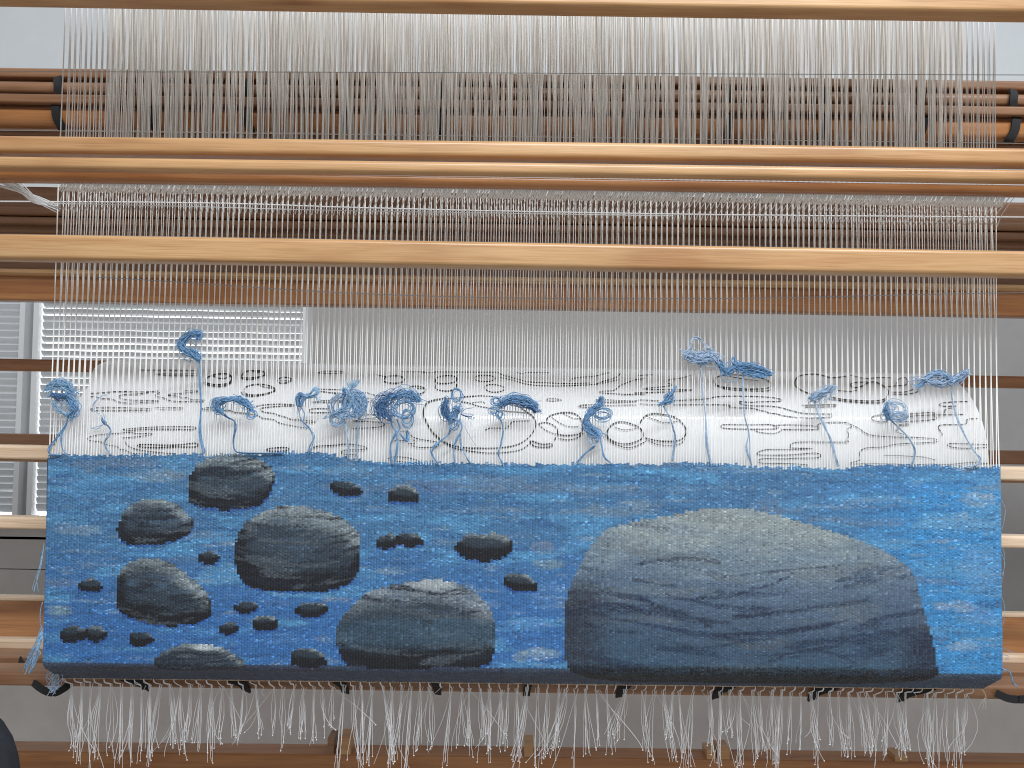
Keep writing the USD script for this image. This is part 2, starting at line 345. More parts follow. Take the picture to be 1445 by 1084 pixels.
for x in (170, 322, 472, 612, 747, 888, 1034, 1180, 1315):
    k = (x - 690) / 600; y = 947 + .0135 * x
    P = [at(x - 14 + 26 * k * 0, y - 2, .055), at(x, y + 5, .068), at(x - 30 * k, y + 13, .076), at(x - 42 * k, y + 22, .083), at(x - 44 * k, y + 24, .092)]
    P[0] = at(x + 8 * k, y - 2, .055)
    obj('strap', ribbon(P, .012), strap_mat, loom)
P = [at(28, 931, .15), at(40, 955, .10), at(58, 972, .075), at(76, 978, .07), at(90, 972, .073), at(97, 966, .082)]
obj('strap', ribbon(P, .011), strap_mat, loom)
P = [at(1405, 978, .08), at(1425, 986, .07), at(1450, 986, .07), at(1480, 975, .08)]
obj('strap', ribbon(P, .012), strap_mat, loom)

# ---------------------------------------------------------------- warp
NW = 172
def colx(u, y):                                                      # pixel column of warp position u (0..1) at pixel row y
    return (68 - 8 * (y - 642) / 298) * (1 - u) + (1412 + 3 * (y - 658) / 290) * u
fell_pts = np.array([(50, 643), (150, 643), (250, 641), (300, 641), (385, 639), (440, 637), (465, 641), (490, 646), (520, 651), (560, 653), (700, 654), (850, 655), (990, 653), (1030, 655), (1060, 658), (1110, 660), (1180, 661), (1215, 657), (1300, 656), (1350, 658), (1430, 658)], float)
fell = lambda x: np.interp(x, fell_pts[:, 0], fell_pts[:, 1])
top_z = at(722, -40, 0)[2]
def warp_layer(label, shift, Ylease, jitter):
    base = at(722, 655, 0)
    t = thing('warp', label, 'warp threads', loc=(0, 0, base[2]))
    for i in range(NW):
        u = (i + shift) / NW
        xb = colx(u, 650)
        p0 = at(xb, fell(xb) + 3, 0.0)
        X = p0[0] + R.normal(0, jitter, 4)
        zl = at(722, 290 + .0165 * (xb - 722), 0)[2]
        zm = at(722, 480 + .0165 * (xb - 722), 0)[2]
        Ym = Ylease * (zm - p0[2]) / (zl - p0[2])
        pts = np.array([p0, [X[0], Ym, zm], [X[1], Ylease, zl], [X[2], Ylease * .4, top_z]])
        r = .00072 * R.uniform(.86, 1.14)
        if i < 9 or i > NW - 6: r *= 1.25
        obj('warp_thread', tube(pts, r, 6), cotton, t, smooth=True)
    return t
warp_layer('near sheet of taut white warp threads rising from the woven edge to the top beam', .25, -.003, .00025)
warp_layer('far sheet of white warp threads drawn slightly back by the string leashes', .75, .014, .0003)
# the tied-up warp tails behind, in uneven bunches
t = thing('warp', 'loose bunched warp ends hanging behind the upper beams in uneven grey clusters', 'warp threads', loc=(0, .13, 1.5))
x = 152.0
while x < 1354:
    n = int(R.integers(7, 13)); wdt = R.uniform(3.5, 8); foot = x + wdt / 2 + R.uniform(-3, 4)
    b = MB()
    for k in range(n):
        xt = x + wdt * (k + R.uniform(.1, .9)) / n * 1.25; xb = foot + R.normal(0, wdt * .26); xm = .6 * xt + .4 * xb
        Y = .13 + R.normal(0, .008)
        b.add(tube(spline([at(xt + R.normal(0, .6), -20, Y), at(xt, 60, Y + .003), at(xm, 130, Y), at(xb, 215, Y - .01)], 7), .00052 * R.uniform(.8, 1.2), 4))
    obj('warp_bunch', b.get(), cotton_grey, t, smooth=True)
    x += wdt + (R.uniform(2, 4.5) if R.uniform() < .28 else R.uniform(-.5, 1.2))

# string leashes
t = thing('leash_row', 'row of slanting white string leashes gathered under the double slat', 'string leashes', loc=(0, 0, 1.55))
for i in range(NW):
    u = (i + .75) / NW
    x = colx(u, 290); s = .0165 * (x - 0)
    k = 7 + 9 * u + R.normal(0, .8)
    b = MB()
    for q in range(2):
        e = R.normal(0, .5, 4)
        P = [at(x + k * 2.1 + e[0], 247 + s, -.085), at(x + k * 1.15 + e[1], 266 + s + e[3], -.05), at(x + .45 * k + e[2], 281 + s, -.015), at(x + q * 1.0, 295 + s + R.uniform(-2, 2), .012)]
        b.add(tube(spline(P, 9), .00052, 4))
    for q in range(4):                                               # the turns round the leash bar
        xx = x + q * 1.95 + R.normal(0, .4)
        P = [at(xx + 7, 250 + s, -.080), at(xx + 3.5 + R.normal(0, .6), 260 + s, -.079), at(xx, 268.5 + s + R.uniform(-.8, 1.2), -.066)]
        b.add(tube(spline(P, 5), .00105, 4))
    obj('leash', b.get(), cord_mat, t, smooth=True)
b = MB()
for q in range(26):
    e = R.normal(0, 1, 6)
    P = [at(-30 + 5 * e[0], 243 + 7 * e[1], -.06), at(20 + 3 * e[2], 262 + 4 * e[3], -.05), at(50, 279 + 2.6 * e[4], -.03), at(80 + 2 * e[0], 293 + 3.2 * e[5], .0)]
    b.add(tube(spline(P, 12), .0009, 4))
key(obj('cord_hank', b.get(), cord_mat, smooth=True), 'fuzzy white hank of cord slanting in at left under the slats', 'cord')
def string(label, pts, r, mat, n=40):
    key(obj('string', tube(spline([at(*p) for p in pts], n), r, 5), mat, smooth=True), label, 'string')
string('white cord stretched level across the leashes below the double slat', [(-330, 283, -.012), (250, 286, -.012), (500, 293, -.012), (760, 299, -.012), (1100, 304, -.012), (1780, 309, -.012)], .0011, cord_mat)
string('second, lower white cord sagging through the leashes', [(70, 287, -.008), (250, 291, -.008), (430, 296, -.008), (700, 301, -.008), (950, 305, -.008)], .0008, cord_mat)
string('thin pale wire crossing the warp in front of the upper rods', [(-330, 101, -.02), (480, 102, -.02), (900, 104, -.02), (1780, 107, -.02)], .0006, grey_cord_mat)
string('thin reddish pale thread just above the double slat', [(-330, 180, -.01), (500, 190, -.01), (1780, 207, -.01)], .0006, cotton_grey)
string('fine blue-grey thread sagging across the warp below the front beam', [(135, 391, -.012), (250, 398, -.012), (480, 413, -.012), (740, 421, -.012), (1050, 421, -.012), (1290, 416, -.012), (1780, 406, -.012)], .0006, grey_cord_mat)

# ---------------------------------------------------------------- cartoon paper
PZ = np.array([-.30, -.12, -.07, -.04, -.01, .015, .035, .052, .066, .076, .080]) + EYE[2]
PY = np.array([.016, .014, .015, .019, .029, .044, .062, .085, .112, .145, .19])
from scipy.interpolate import PchipInterpolator
gY = PchipInterpolator(PZ, PY)
def on_paper(x, y, lift=0.0):
    x, y = np.asarray(x, float), np.asarray(y, float)
    lo, hi = np.full(x.shape, .005), np.full(x.shape, .19)
    for _ in range(40):
        m = (lo + hi) / 2
        p = at(x, y, m)
        ahead = m < gY(np.clip(p[..., 2], PZ[0], PZ[-1]))
        lo = np.where(ahead, m, lo); hi = np.where(ahead, hi, m)
    return at(x, y, np.minimum(lo, .189) - lift)
sheet = thing('cartoon_paper', 'curved white paper with inked stone and ripple outlines standing behind the warp', 'paper', loc=(0, .03, 1.1))
zz = np.concatenate([np.linspace(PZ[0], PZ[2], 6), np.linspace(PZ[2], PZ[-1], 46)[1:]])
yy = gY(zz)
back = np.array([[.235, .076], [.28, .062], [.32, .04]])
zz = np.append(zz, back[:, 1] + EYE[2]); yy = np.append(yy, back[:, 0])
lp = np.array([at(72, 645, .014), at(75, 640, .015), at(90, 610, .028), at(112, 580, .047), at(136, 545, .08), at(150, 520, .14)])
rp = np.array([at(1396, 700, .014), at(1392, 655, .016)])
NU = 60
V = []
for z, y in zip(zz, yy):
    xl = np.interp(z, lp[:, 2], lp[:, 0]); xr = rp[0, 0] + .0 * z
    if y > .19: xl, xr = lp[-1, 0], rp[0, 0]
    for u in np.linspace(0, 1, NU):
        w = .0016 * math.sin(9 * u + 30 * z) * math.exp(-((u - .1) / .12) ** 2) + .0010 * math.sin(23 * u)
        V.append([xl + (xr - xl) * u, y + w * .6, z])
V = np.array(V); Fq = []
for i in range(len(zz) - 1):
    for j in range(NU - 1):
        a = i * NU + j; Fq += [[a, a + 1, a + NU + 1], [a, a + NU + 1, a + NU]]
obj('paper', (V, np.array(Fq)), paper_mat, sheet, smooth=True)
T = {'A': (60, 490, 6.02), 'B': (260, 490, 6.02), 'C': (440, 490, 6.02), 'D': (600, 490, 6.02), 'E': (780, 490, 6.02), 'F': (940, 450, 4.927), 'G': (1080, 490, 6.02), 'H': (1205, 490, 6.02)}
INK = '''
A 1.3 820,160 1000,155 1310,158
A 1.3 1310,225 1150,228 1000,225 915,230 1130,245 1310,240
A 1.6 410,392 500,388 640,373 840,382 985,372
A 1.5 400,418 460,420 490,435 600,440 620,460 720,478 850,470 985,462
A 1.5 985,372 900,380 820,400 700,400 645,410 645,425 690,445 800,452 985,452
A 1.5 1320,378 1200,390 1060,400 1050,410 1160,415 1180,430 1230,425 1250,445 1380,450
A 1.5 1000,385 955,400 960,420 1040,430 1070,455 1160,462 1370,460
A 1.2 1210,368 1320,365
A 1.5 395,530 460,510 620,510 780,518 930,520 920,535 830,540 600,535 415,538
A 1.3 950,515 1100,512 1200,512 1200,525 1100,525 1000,528
A 1.8 675,700 760,690 1000,675 1300,675 1310,690 1270,703 1130,697 900,698 700,712
A 1.4 600,733 480,742 400,760 375,778 400,795 510,805 550,835 640,840 650,870 720,875 740,905 930,905
A 1.6 600,735 750,722 800,735 860,735 930,728 940,745 800,762 680,770
A 1.7 700,785 705,820 740,850 800,870 900,885 1040,900 1150,905 1150,925
A 2.4 795,830 860,825 1000,832 1130,832 1200,825 1310,812 1325,830 1310,850 1130,845 1000,855 820,850 795,830
B 2.2 170,290 190,255 260,230 340,222 395,235 410,265 390,300 330,318 240,318 190,305 170,290
B 1.7 165,300 200,325 300,335 350,330 400,300
B 1.6 235,240 290,265 350,265 390,245
B 2.2 485,250 500,215 570,192 650,195 700,225 660,250 560,262 490,258
B 1.7 480,255 490,272 580,278 690,235
B 1.6 570,200 620,215 680,205
B 2.2 500,360 530,330 600,315 690,315 770,345 775,365 720,390 640,405 540,405 505,385 500,360
B 1.7 485,380 500,410 580,420 700,400 775,370
B 1.6 640,325 680,340 770,350
B 2.2 790,285 810,258 880,255 920,270 890,300 810,310 790,285
B 1.5 810,285 900,285
B 1.4 145,525 200,510 260,512
B 1.5 150,532 400,535 420,555 520,560 640,580 650,605 770,612 790,640 900,665 1060,692
B 1.4 590,510 640,492 800,480 940,488
B 1.5 940,498 800,500 650,515 640,530 680,555 770,560 800,580 870,595 900,615 1010,620 1150,633 1080,645 1020,640
B 2.2 690,865 760,855 890,850 890,880 710,885 690,865
B 1.9 1050,880 1090,855 1150,835 1250,840 1380,820 1445,828
B 1.2 1130,218 1270,225 1380,215 1330,200 1270,185 1200,195 1140,215
B 1.3 1050,470 1200,450 1340,450 1340,468 1200,468 1050,470
B 1.2 1130,355 1330,360
B 1.2 1120,372 1180,375 1300,395
B 1.5 1240,520 1080,520 1050,540 1060,555 1230,555
C 1.7 550,235 600,245 640,250
C 2.3 600,285 630,245 740,240 790,265 780,295 700,310 620,295 600,285
C 2.1 820,345 870,325 940,335 975,360 940,395 880,395
C 1.6 880,335 890,350 960,350
C 2.2 1045,285 1070,245 1200,238 1240,265 1220,300 1100,312 1050,300 1045,285
C 2.2 1060,305 1045,345 1060,360 1160,378 1230,345 1230,310
C 1.2 760,185 960,190
C 1.2 930,215 1050,215
C 1.3 30,372 150,385 240,388
C 1.4 400,385 480,385 500,400 570,412 650,412
C 1.4 440,430 540,435 500,460 440,470
C 1.4 290,575 470,565 480,575 570,570
C 1.5 345,628 450,610 560,598
C 1.7 340,690 450,688 580,680 625,660 610,640 500,632 410,632 345,628
C 1.9 0,855 60,838 180,835 290,822 400,832 480,855 450,872 290,872 245,885 250,910 380,915
C 3.0 1150,430 1000,455 960,490 945,560 965,620 1000,690 1050,755 1110,800 1200,840 1300,857 1445,858
C 2.0 1050,740 1130,820 1220,865 1330,880 1445,895
C 1.6 1140,435 1200,432 1330,420 1445,410
C 1.4 1250,458 1340,470 1400,500 1445,505
C 1.9 700,795 760,795 800,790
C 1.8 750,720 810,705 830,735 850,760 900,780 1000,795 1060,805
C 1.8 810,820 880,818 895,805 850,785
C 1.9 845,830 900,855 1000,850 1060,852 1080,825
C 1.8 640,950 690,930 800,935 880,955 915,968 910,985 720,970
D 1.6 80,185 150,200 280,205 500,205 560,190 600,200 650,235 760,262 860,295 1000,300 1200,310 1400,302
D 1.6 640,255 760,285 880,322 1100,330 1250,325 1400,318
D 2.1 410,262 430,245 520,235 590,250 600,270 540,295 430,285 410,262
D 2.2 500,345 520,318 600,315 680,340 680,360 620,383 540,380 500,345
D 1.2 770,200 790,220 840,225
D 1.2 850,205 950,215 1060,215
D 1.4 330,418 420,412 560,415 680,430
D 2.2 720,450 880,560 930,600 945,660 920,720 870,780 800,825 700,850 560,860 340,855 240,838
D 1.9 885,820 830,870 700,895 520,902 340,880
D 1.4 300,465 380,475 450,500 560,520 700,545 780,550 890,560
D 1.3 400,470 500,460 510,480
D 1.7 510,705 540,685 640,688 700,690 730,640 750,628 890,625
D 2.2 965,650 1020,635 1080,655 1125,690 1125,750 1090,800
D 1.7 965,650 990,685 1060,725 1120,740
D 3.0 890,790 940,810 1000,830 1080,815 1085,845 1000,852 930,845 890,815 890,790
D 2.7 1030,625 1040,590 1120,560 1220,550 1290,570 1335,620 1340,720 1300,742 1200,752 1130,742
D 2.3 1130,775 1220,792 1300,770 1340,730
D 1.6 1075,595 1150,650 1220,678 1300,675
D 1.6 1170,560 1240,600 1320,608
D 1.3 1010,448 1060,432 1190,448 1100,458 1030,455 1010,448
D 1.3 1445,485 1275,492 1330,515 1445,505
E 1.8 375,312 400,295 560,255 575,200
E 1.6 300,318 400,310 560,275
E 1.4 140,290 170,260 300,250 400,240 480,200
E 1.5 790,265 690,275 650,295 575,320 550,345 520,370 400,372 375,388 520,392 600,402 690,398 790,400
E 1.2 720,240 850,232
E 1.5 1170,240 1100,262 1000,272 950,290 990,310 1035,318 950,335 800,345 770,355
E 1.5 790,358 1240,360 1100,372 1000,378 690,388
E 1.5 900,455 720,445 710,458 560,452 380,442 340,455 450,470 710,462
E 1.5 710,490 400,495 260,515 190,495 300,490
E 1.3 730,480 900,490
E 2.8 450,735 490,665 550,632 620,635 720,668 765,710 770,770 720,800 640,825 560,820 480,785 450,735
E 2.3 450,740 470,790 560,840 650,860 720,835 790,800
E 1.6 520,675 580,700 640,705 720,685
E 2.6 735,655 770,590 840,560 940,570 1040,590 1100,640 1145,710 1110,780 1040,800 900,800 780,770
E 1.9 800,785 880,830 1000,835 1090,825 1120,780
E 1.6 800,590 860,610 940,645 1060,630
F 2.2 330,435 350,400 440,385 640,400 735,440 730,485 560,490 430,480 350,465 330,435
F 1.7 340,460 420,495 700,505 735,490
F 1.4 440,400 540,418 640,430
F 1.5 50,568 290,558 360,535 700,540 815,560 800,575 650,575 580,582 490,570 540,605 760,605 860,635 950,658 1040,660 1160,662
F 1.5 50,598 280,595 440,598 460,605 420,615 520,620 600,618 660,640 690,640 710,655 770,658 800,672 920,688 1050,690 1160,682
F 1.6 375,745 395,732 580,738 740,732 760,750 800,765 580,768 390,762 375,745
F 1.6 750,740 860,735 1050,745 1080,765 1000,772 800,768
F 1.5 610,770 640,790 760,800 805,775
F 1.7 1015,900 860,912 710,905 650,920 625,940 640,948 850,948 940,940 1050,930 1085,950 1060,968 900,968 820,975 680,970 640,980 640,1000 680,1005 850,1005 990,1015 990,1025
G 2.0 690,245 560,265 450,225 320,230 260,260 250,300 255,335 330,380 400,400
G 1.9 560,425 700,450 1000,460 1050,400 1045,360 1000,325 930,290 870,300 820,335 760,345 730,340 720,300 870,295
G 1.9 540,440 720,465 990,478 1030,440
G 1.3 600,365 720,378 780,365
G 1.3 720,235 850,270 960,255 1080,260
G 1.5 1070,382 1200,382 1260,355
G 1.5 1070,398 1200,402 1300,380 1305,355
G 1.4 1110,315 1130,265 1200,250 1215,320 1150,325 1030,335
G 1.4 310,493 440,490 600,485 620,495 560,508 340,508
G 1.6 440,665 470,640 690,635 740,665 795,685 850,735 940,755 1120,765 1280,765 1445,778 1480,795 1445,808 1080,822 1030,850 850,852 805,880 800,915 815,945 800,965 725,980 720,995 850,990 1100,992 1220,1000 1445,992
G 1.6 740,675 690,690 700,725 715,755 680,790 730,803 640,808 260,803 210,825 210,855 250,858 400,860
G 1.4 1010,920 1130,920 1230,928 1330,930 1400,945 1445,960
G 1.5 1040,630 960,638 890,610 920,580 1020,572
G 1.4 1180,570 1300,562 1390,552 1445,560 1460,580
G 1.4 1200,590 1300,580 1445,575 1700,570
G 1.4 1140,632 1250,630 1445,615 1465,600 1435,588
G 1.4 1130,660 1200,650 1250,655 1200,662 1130,668
G 1.4 1190,745 1110,720 1105,700 1150,690
H 1.5 965,460 760,468 710,490 750,502 870,500
H 1.4 770,555 775,520 860,515
H 1.5 1050,605 945,610 970,640 940,658 740,655 705,680 740,715 755,745 740,757
H 1.5 1140,828 820,815 785,828 820,850 950,862 1140,850
H 1.4 700,995 860,995 970,978 1140,988
'''
for ln in INK.strip().splitlines():
    q = ln.split(); ox, oy, sc = T[q[0]]; w = float(q[1]) * .34
    p = np.array([tuple(map(float, s.split(','))) for s in q[2:]]) / sc + (ox, oy)
    closed = np.allclose(p[0], p[-1])
    p = chaikin(p[:-1] if closed else p, closed, 2)
    if closed: p = np.vstack([p, p[:1]])
    p[:, 1] = np.minimum(p[:, 1], 672)
    p[:, 1] = np.maximum(p[:, 1], 521 + .006 * p[:, 0])
    seg = np.concatenate([[0], np.cumsum(np.linalg.norm(np.diff(p, axis=0), axis=1))])
    n = max(6, int(seg[-1] / 3)); s = np.linspace(0, seg[-1], n)
    p = np.stack([np.interp(s, seg, p[:, 0]), np.interp(s, seg, p[:, 1])], 1)
    tg = np.gradient(p, axis=0); tg /= np.maximum(np.linalg.norm(tg, axis=1, keepdims=True), 1e-6)
    nn = np.stack([-tg[:, 1], tg[:, 0]], 1)
    ww = w * (0.85 + .4 * meshkit.noise(np.stack([s * .08, s * 0, s * 0 + ox], 1)))[:, None]
    a, b = p + nn * ww, p - nn * ww
    va, vb = on_paper(a[:, 0], a[:, 1], .0022), on_paper(b[:, 0], b[:, 1], .0022)
    v = np.stack([va, vb], 1).reshape(-1, 3); i = np.arange(n - 1) * 2
    f = np.concatenate([np.stack([i, i + 1, i + 3], 1), np.stack([i, i + 3, i + 2], 1)])
    obj('ink_line', (v, f), ink, sheet)

# ---------------------------------------------------------------- tapestry
tap = thing('tapestry', 'half-woven blue tapestry of dark stones in water with white fringe below', 'tapestry', loc=(0, 0, .86))
STONES = [  # polygon, kind
 ([(265,675),(265,702),(272,711),(290,716),(320,719),(350,716),(375,708),(384,690),(387,675),(386,662),(375,652),(355,643),(330,639),(305,640),(285,649),(272,662)], 'm'),
 ([(165,740),(165,753),(172,762),(185,768),(215,768),(245,763),(265,754),(273,742),(272,732),(258,716),(245,708),(225,702),(205,703),(185,710),(172,722),(170,735)], 'm'),
 ([(331,795),(331,775),(335,752),(345,738),(360,725),(385,714),(420,713),(450,717),(480,727),(500,742),(509,752),(509,790),(504,810),(492,824),(470,832),(420,835),(380,832),(355,829),(340,818)], 'm'),
 ([(163,850),(163,835),(165,815),(170,803),(182,792),(200,787),(220,786),(240,792),(258,805),(280,822),(295,840),(300,852),(298,868),(280,878),(250,882),(220,880),(190,873),(170,864)], 'm'),
 ([(474,905),(475,885),(482,870),(492,858),(505,845),(520,833),(540,826),(575,820),(610,815),(640,820),(665,830),(685,845),(697,865),(698,905),(695,930),(688,938),(650,941),(560,942),(500,940),(482,932)], 'b'),
 ([(797,940),(795,880),(797,850),(806,820),(818,795),(835,765),(850,750),(870,740),(920,730),(960,724),(990,716),(1030,714),(1075,720),(1130,735),(1180,750),(1230,767),(1260,782),(1285,800),(1292,815),(1300,850),(1310,880),(1318,910),(1323,945),(1323,953),(1295,975),(1200,990),(900,990),(840,975),(820,955)], 'g'),
 ([(466,688),(466,681),(475,677),(495,678),(505,684),(512,690),(511,697),(490,699),(473,695)], 's'),
 ([(547,706),(547,693),(552,687),(567,683),(583,685),(592,696),(591,705),(585,709),(560,709)], 's'),
 ([(530,770),(530,762),(538,754),(555,752),(564,757),(563,767),(552,773),(536,773)], 'd'),
 ([(558,762),(562,752),(575,749),(590,753),(598,762),(597,768),(580,770),(563,768)], 'd'),
 ([(641,770),(650,758),(665,751),(710,750),(720,757),(724,768),(722,780),(705,788),(680,792),(655,786),(643,778)], 's'),
 ([(710,823),(711,813),(722,807),(742,808),(755,818),(758,828),(755,834),(730,833),(715,829)], 's'),
 ([(278,788),(283,779),(295,775),(307,778),(311,788),(305,794),(290,795)], 'd'),
 ([(109,831),(110,821),(122,815),(137,815),(144,823),(144,833),(128,834)], 'd'),
 ([(328,858),(335,850),(350,847),(362,850),(365,858),(355,863),(337,863)], 's'),
 ([(415,860),(422,850),(440,847),(458,850),(465,858),(455,868),(435,870),(420,866)], 's'),
 ([(354,880),(360,870),(375,866),(390,872),(393,882),(382,890),(362,889)], 's'),
 ([(306,886),(313,878),(328,876),(337,881),(335,890),(323,895),(310,893)], 'd'),
 ([(82,896),(88,885),(102,882),(118,884),(124,895),(116,903),(95,905),(85,902)], 'd'),
 ([(119,893),(125,883),(140,881),(150,888),(152,898),(142,905),(126,904)], 's'),
 ([(182,905),(183,892),(195,888),(210,891),(219,902),(210,909),(190,910)], 'd'),
 ([(217,937),(220,925),(240,913),(265,907),(300,908),(325,918),(345,932),(347,940),(330,945),(250,947),(225,944)], 'l'),
 ([(409,930),(412,918),(425,911),(445,913),(458,922),(462,935),(455,940),(415,940)], 's'),
]
def inside(px, py, poly):
    p = np.asarray(poly); q = np.roll(p, -1, 0); res = np.zeros(px.shape, bool)
    for (x0, y0), (x1, y1) in zip(p, q):
        c = (y0 > py) != (y1 > py)
        with np.errstate(divide='ignore', invalid='ignore'):
            res ^= c & (px < (x1 - x0) * (py - y0) / (y1 - y0 + 1e-12) + x0)
    return res
NC, DV = 344, 2.0
fold = lambda x: 934 + 16 * (x - 60) / 1355
n_up, n_dn = 156, 30
ci, rj = np.meshgrid(np.arange(NC), np.arange(-n_dn, n_up), indexing='ij')
ci, rj = ci.ravel(), rj.ravel()
u_c = (ci + .5) / NC
off = np.where(ci % 2, .5, 0.0)
yc0 = (rj + off + .5) * DV                                           # pixels above the fold line
xc = colx(u_c, 800); yc = fold(xc) - yc0; xc = colx(u_c, yc)
edge_j = R.normal(0, 1.0, NC)[ci] + 1.6 * (meshkit.noise(np.stack([ci * .12, ci * 0, ci * 0], 1)) - .5)
keep = yc > fell(xc) + edge_j
ci, rj, u_c, off, yc0, xc, yc = (a[keep] for a in (ci, rj, u_c, off, yc0, xc, yc))
nb = len(ci)
# colours of the weave
P3 = lambda sx, sy, s=0.0: np.stack([xc * sx + s, yc * sy + s * 1.7, 0 * xc + s], 1)
fbm = meshkit.fbm
str1, str2, str3 = fbm(P3(.012, .075, 3.1), 4, 1), fbm(P3(.03, .22, 9.2), 4, 2), fbm(P3(.006, .03, 5.5), 3, 3)
grain = R.uniform(0, 1, nb)
pick = fbm(P3(.05, .42, 2.0), 3, 6)
HZ_all = meshkit.noise(np.stack([xc * .11 + (rj % 11) * 5.3, rj * 1.0, off * 9], 1), 41)
HZ = HZ_all
def mixc(a, b, t):                                                   # colours change by hatching, yarn against yarn, not by a smooth blend
    t = np.clip(t, 0, 1); edge = np.minimum(t, 1 - t) * 2
    t = np.clip(t + (HZ - .5) * .8 * np.minimum(edge * 1.5, 1), 0, 1); t = (.75 * np.round(t * 3) / 3 + .25 * t)[:, None]
    return a * (1 - t) + b * t
sm = lambda t: np.clip(t, 0, 1) ** 2 * (3 - 2 * np.clip(t, 0, 1))
C = np.broadcast_to(lin((60, 108, 160)), (nb, 3)).copy()
C = mixc(C, lin((46, 100, 174)), sm((yc - 720) / 170) * .8)
C = mixc(C, lin((52, 126, 194)), sm((xc - 1120) / 200) * sm((yc - 640) / 60))
C = mixc(C, lin((74, 136, 192)), sm((str1 - .50) / .22) * .75)
C = mixc(C, lin((38, 80, 138)), sm((.46 - str2) / .2) * .55)
C = mixc(C, lin((112, 140, 172)), sm((str2 - .6) / .16) * .5)
C = mixc(C, lin((96, 118, 150)), sm((str3 - .62) / .14) * .45)
PATCH = [(225,672,45,12,150,158,166,.55),(300,655,40,5,110,140,175,.4),(110,748,40,7,150,158,172,.75),(85,862,22,9,150,160,160,.8),(85,677,60,4,120,150,185,.6),(250,828,30,7,150,165,185,.5),(300,818,40,4,140,165,190,.5),
 (860,722,75,8,150,152,158,.6),(905,712,40,7,155,155,160,.55),(765,772,20,9,140,140,155,.7),(775,795,26,8,150,160,165,.75),(700,720,70,5,130,140,160,.5),(720,680,60,8,115,140,170,.5),(500,665,50,8,130,145,165,.5),(590,665,40,7,110,130,160,.5),
 (555,806,30,4,150,160,175,.7),(480,846,26,3,150,155,170,.6),(760,922,34,9,165,172,182,.85),(735,926,16,7,160,165,170,.7),(690,852,18,6,130,150,185,.6),(600,690,60,10,70,100,150,.4),(1380,705,30,10,165,170,180,.7),(1350,740,70,14,130,165,195,.6),
 (1385,800,34,36,120,160,198,.7),(1200,715,90,4,140,150,170,.6),(1170,732,50,4,140,150,170,.6),(1250,705,60,5,130,155,185,.55),(1350,857,34,8,165,165,180,.7),(1385,870,26,16,120,150,190,.6),(1360,912,26,8,165,175,195,.85),(1230,690,120,8,90,140,190,.5),
 (1000,690,90,4,130,150,170,.4),(1040,664,70,5,130,148,170,.5),(950,690,60,5,110,140,175,.4),(130,690,70,16,90,140,185,.35),(560,720,60,5,120,145,180,.4),(770,840,30,24,110,145,190,.45),(745,880,30,10,100,140,195,.4),(640,880,0.1,.1,0,0,0,0),
 (400,905,40,5,110,150,200,.5),(390,850,30,5,120,150,195,.4),(110,920,60,8,70,130,195,.5),(290,890,50,5,90,140,205,.5),(200,780,60,5,80,135,190,.4)]
C = C * (1.40, 1.18, 0.96)
for (px, py, sx, sy, r, g, b, w) in PATCH:
    r, g, b, w = r * .86, g * .95, b * .98, w * .8
    d = ((xc - px) / sx) ** 2 + ((yc - py + (pick - .5) * 10) / sy) ** 2
    C = mixc(C, lin((r, g, b)), sm(1.25 - d) * w * (.55 + .7 * str2))
who = np.full(nb, -1)
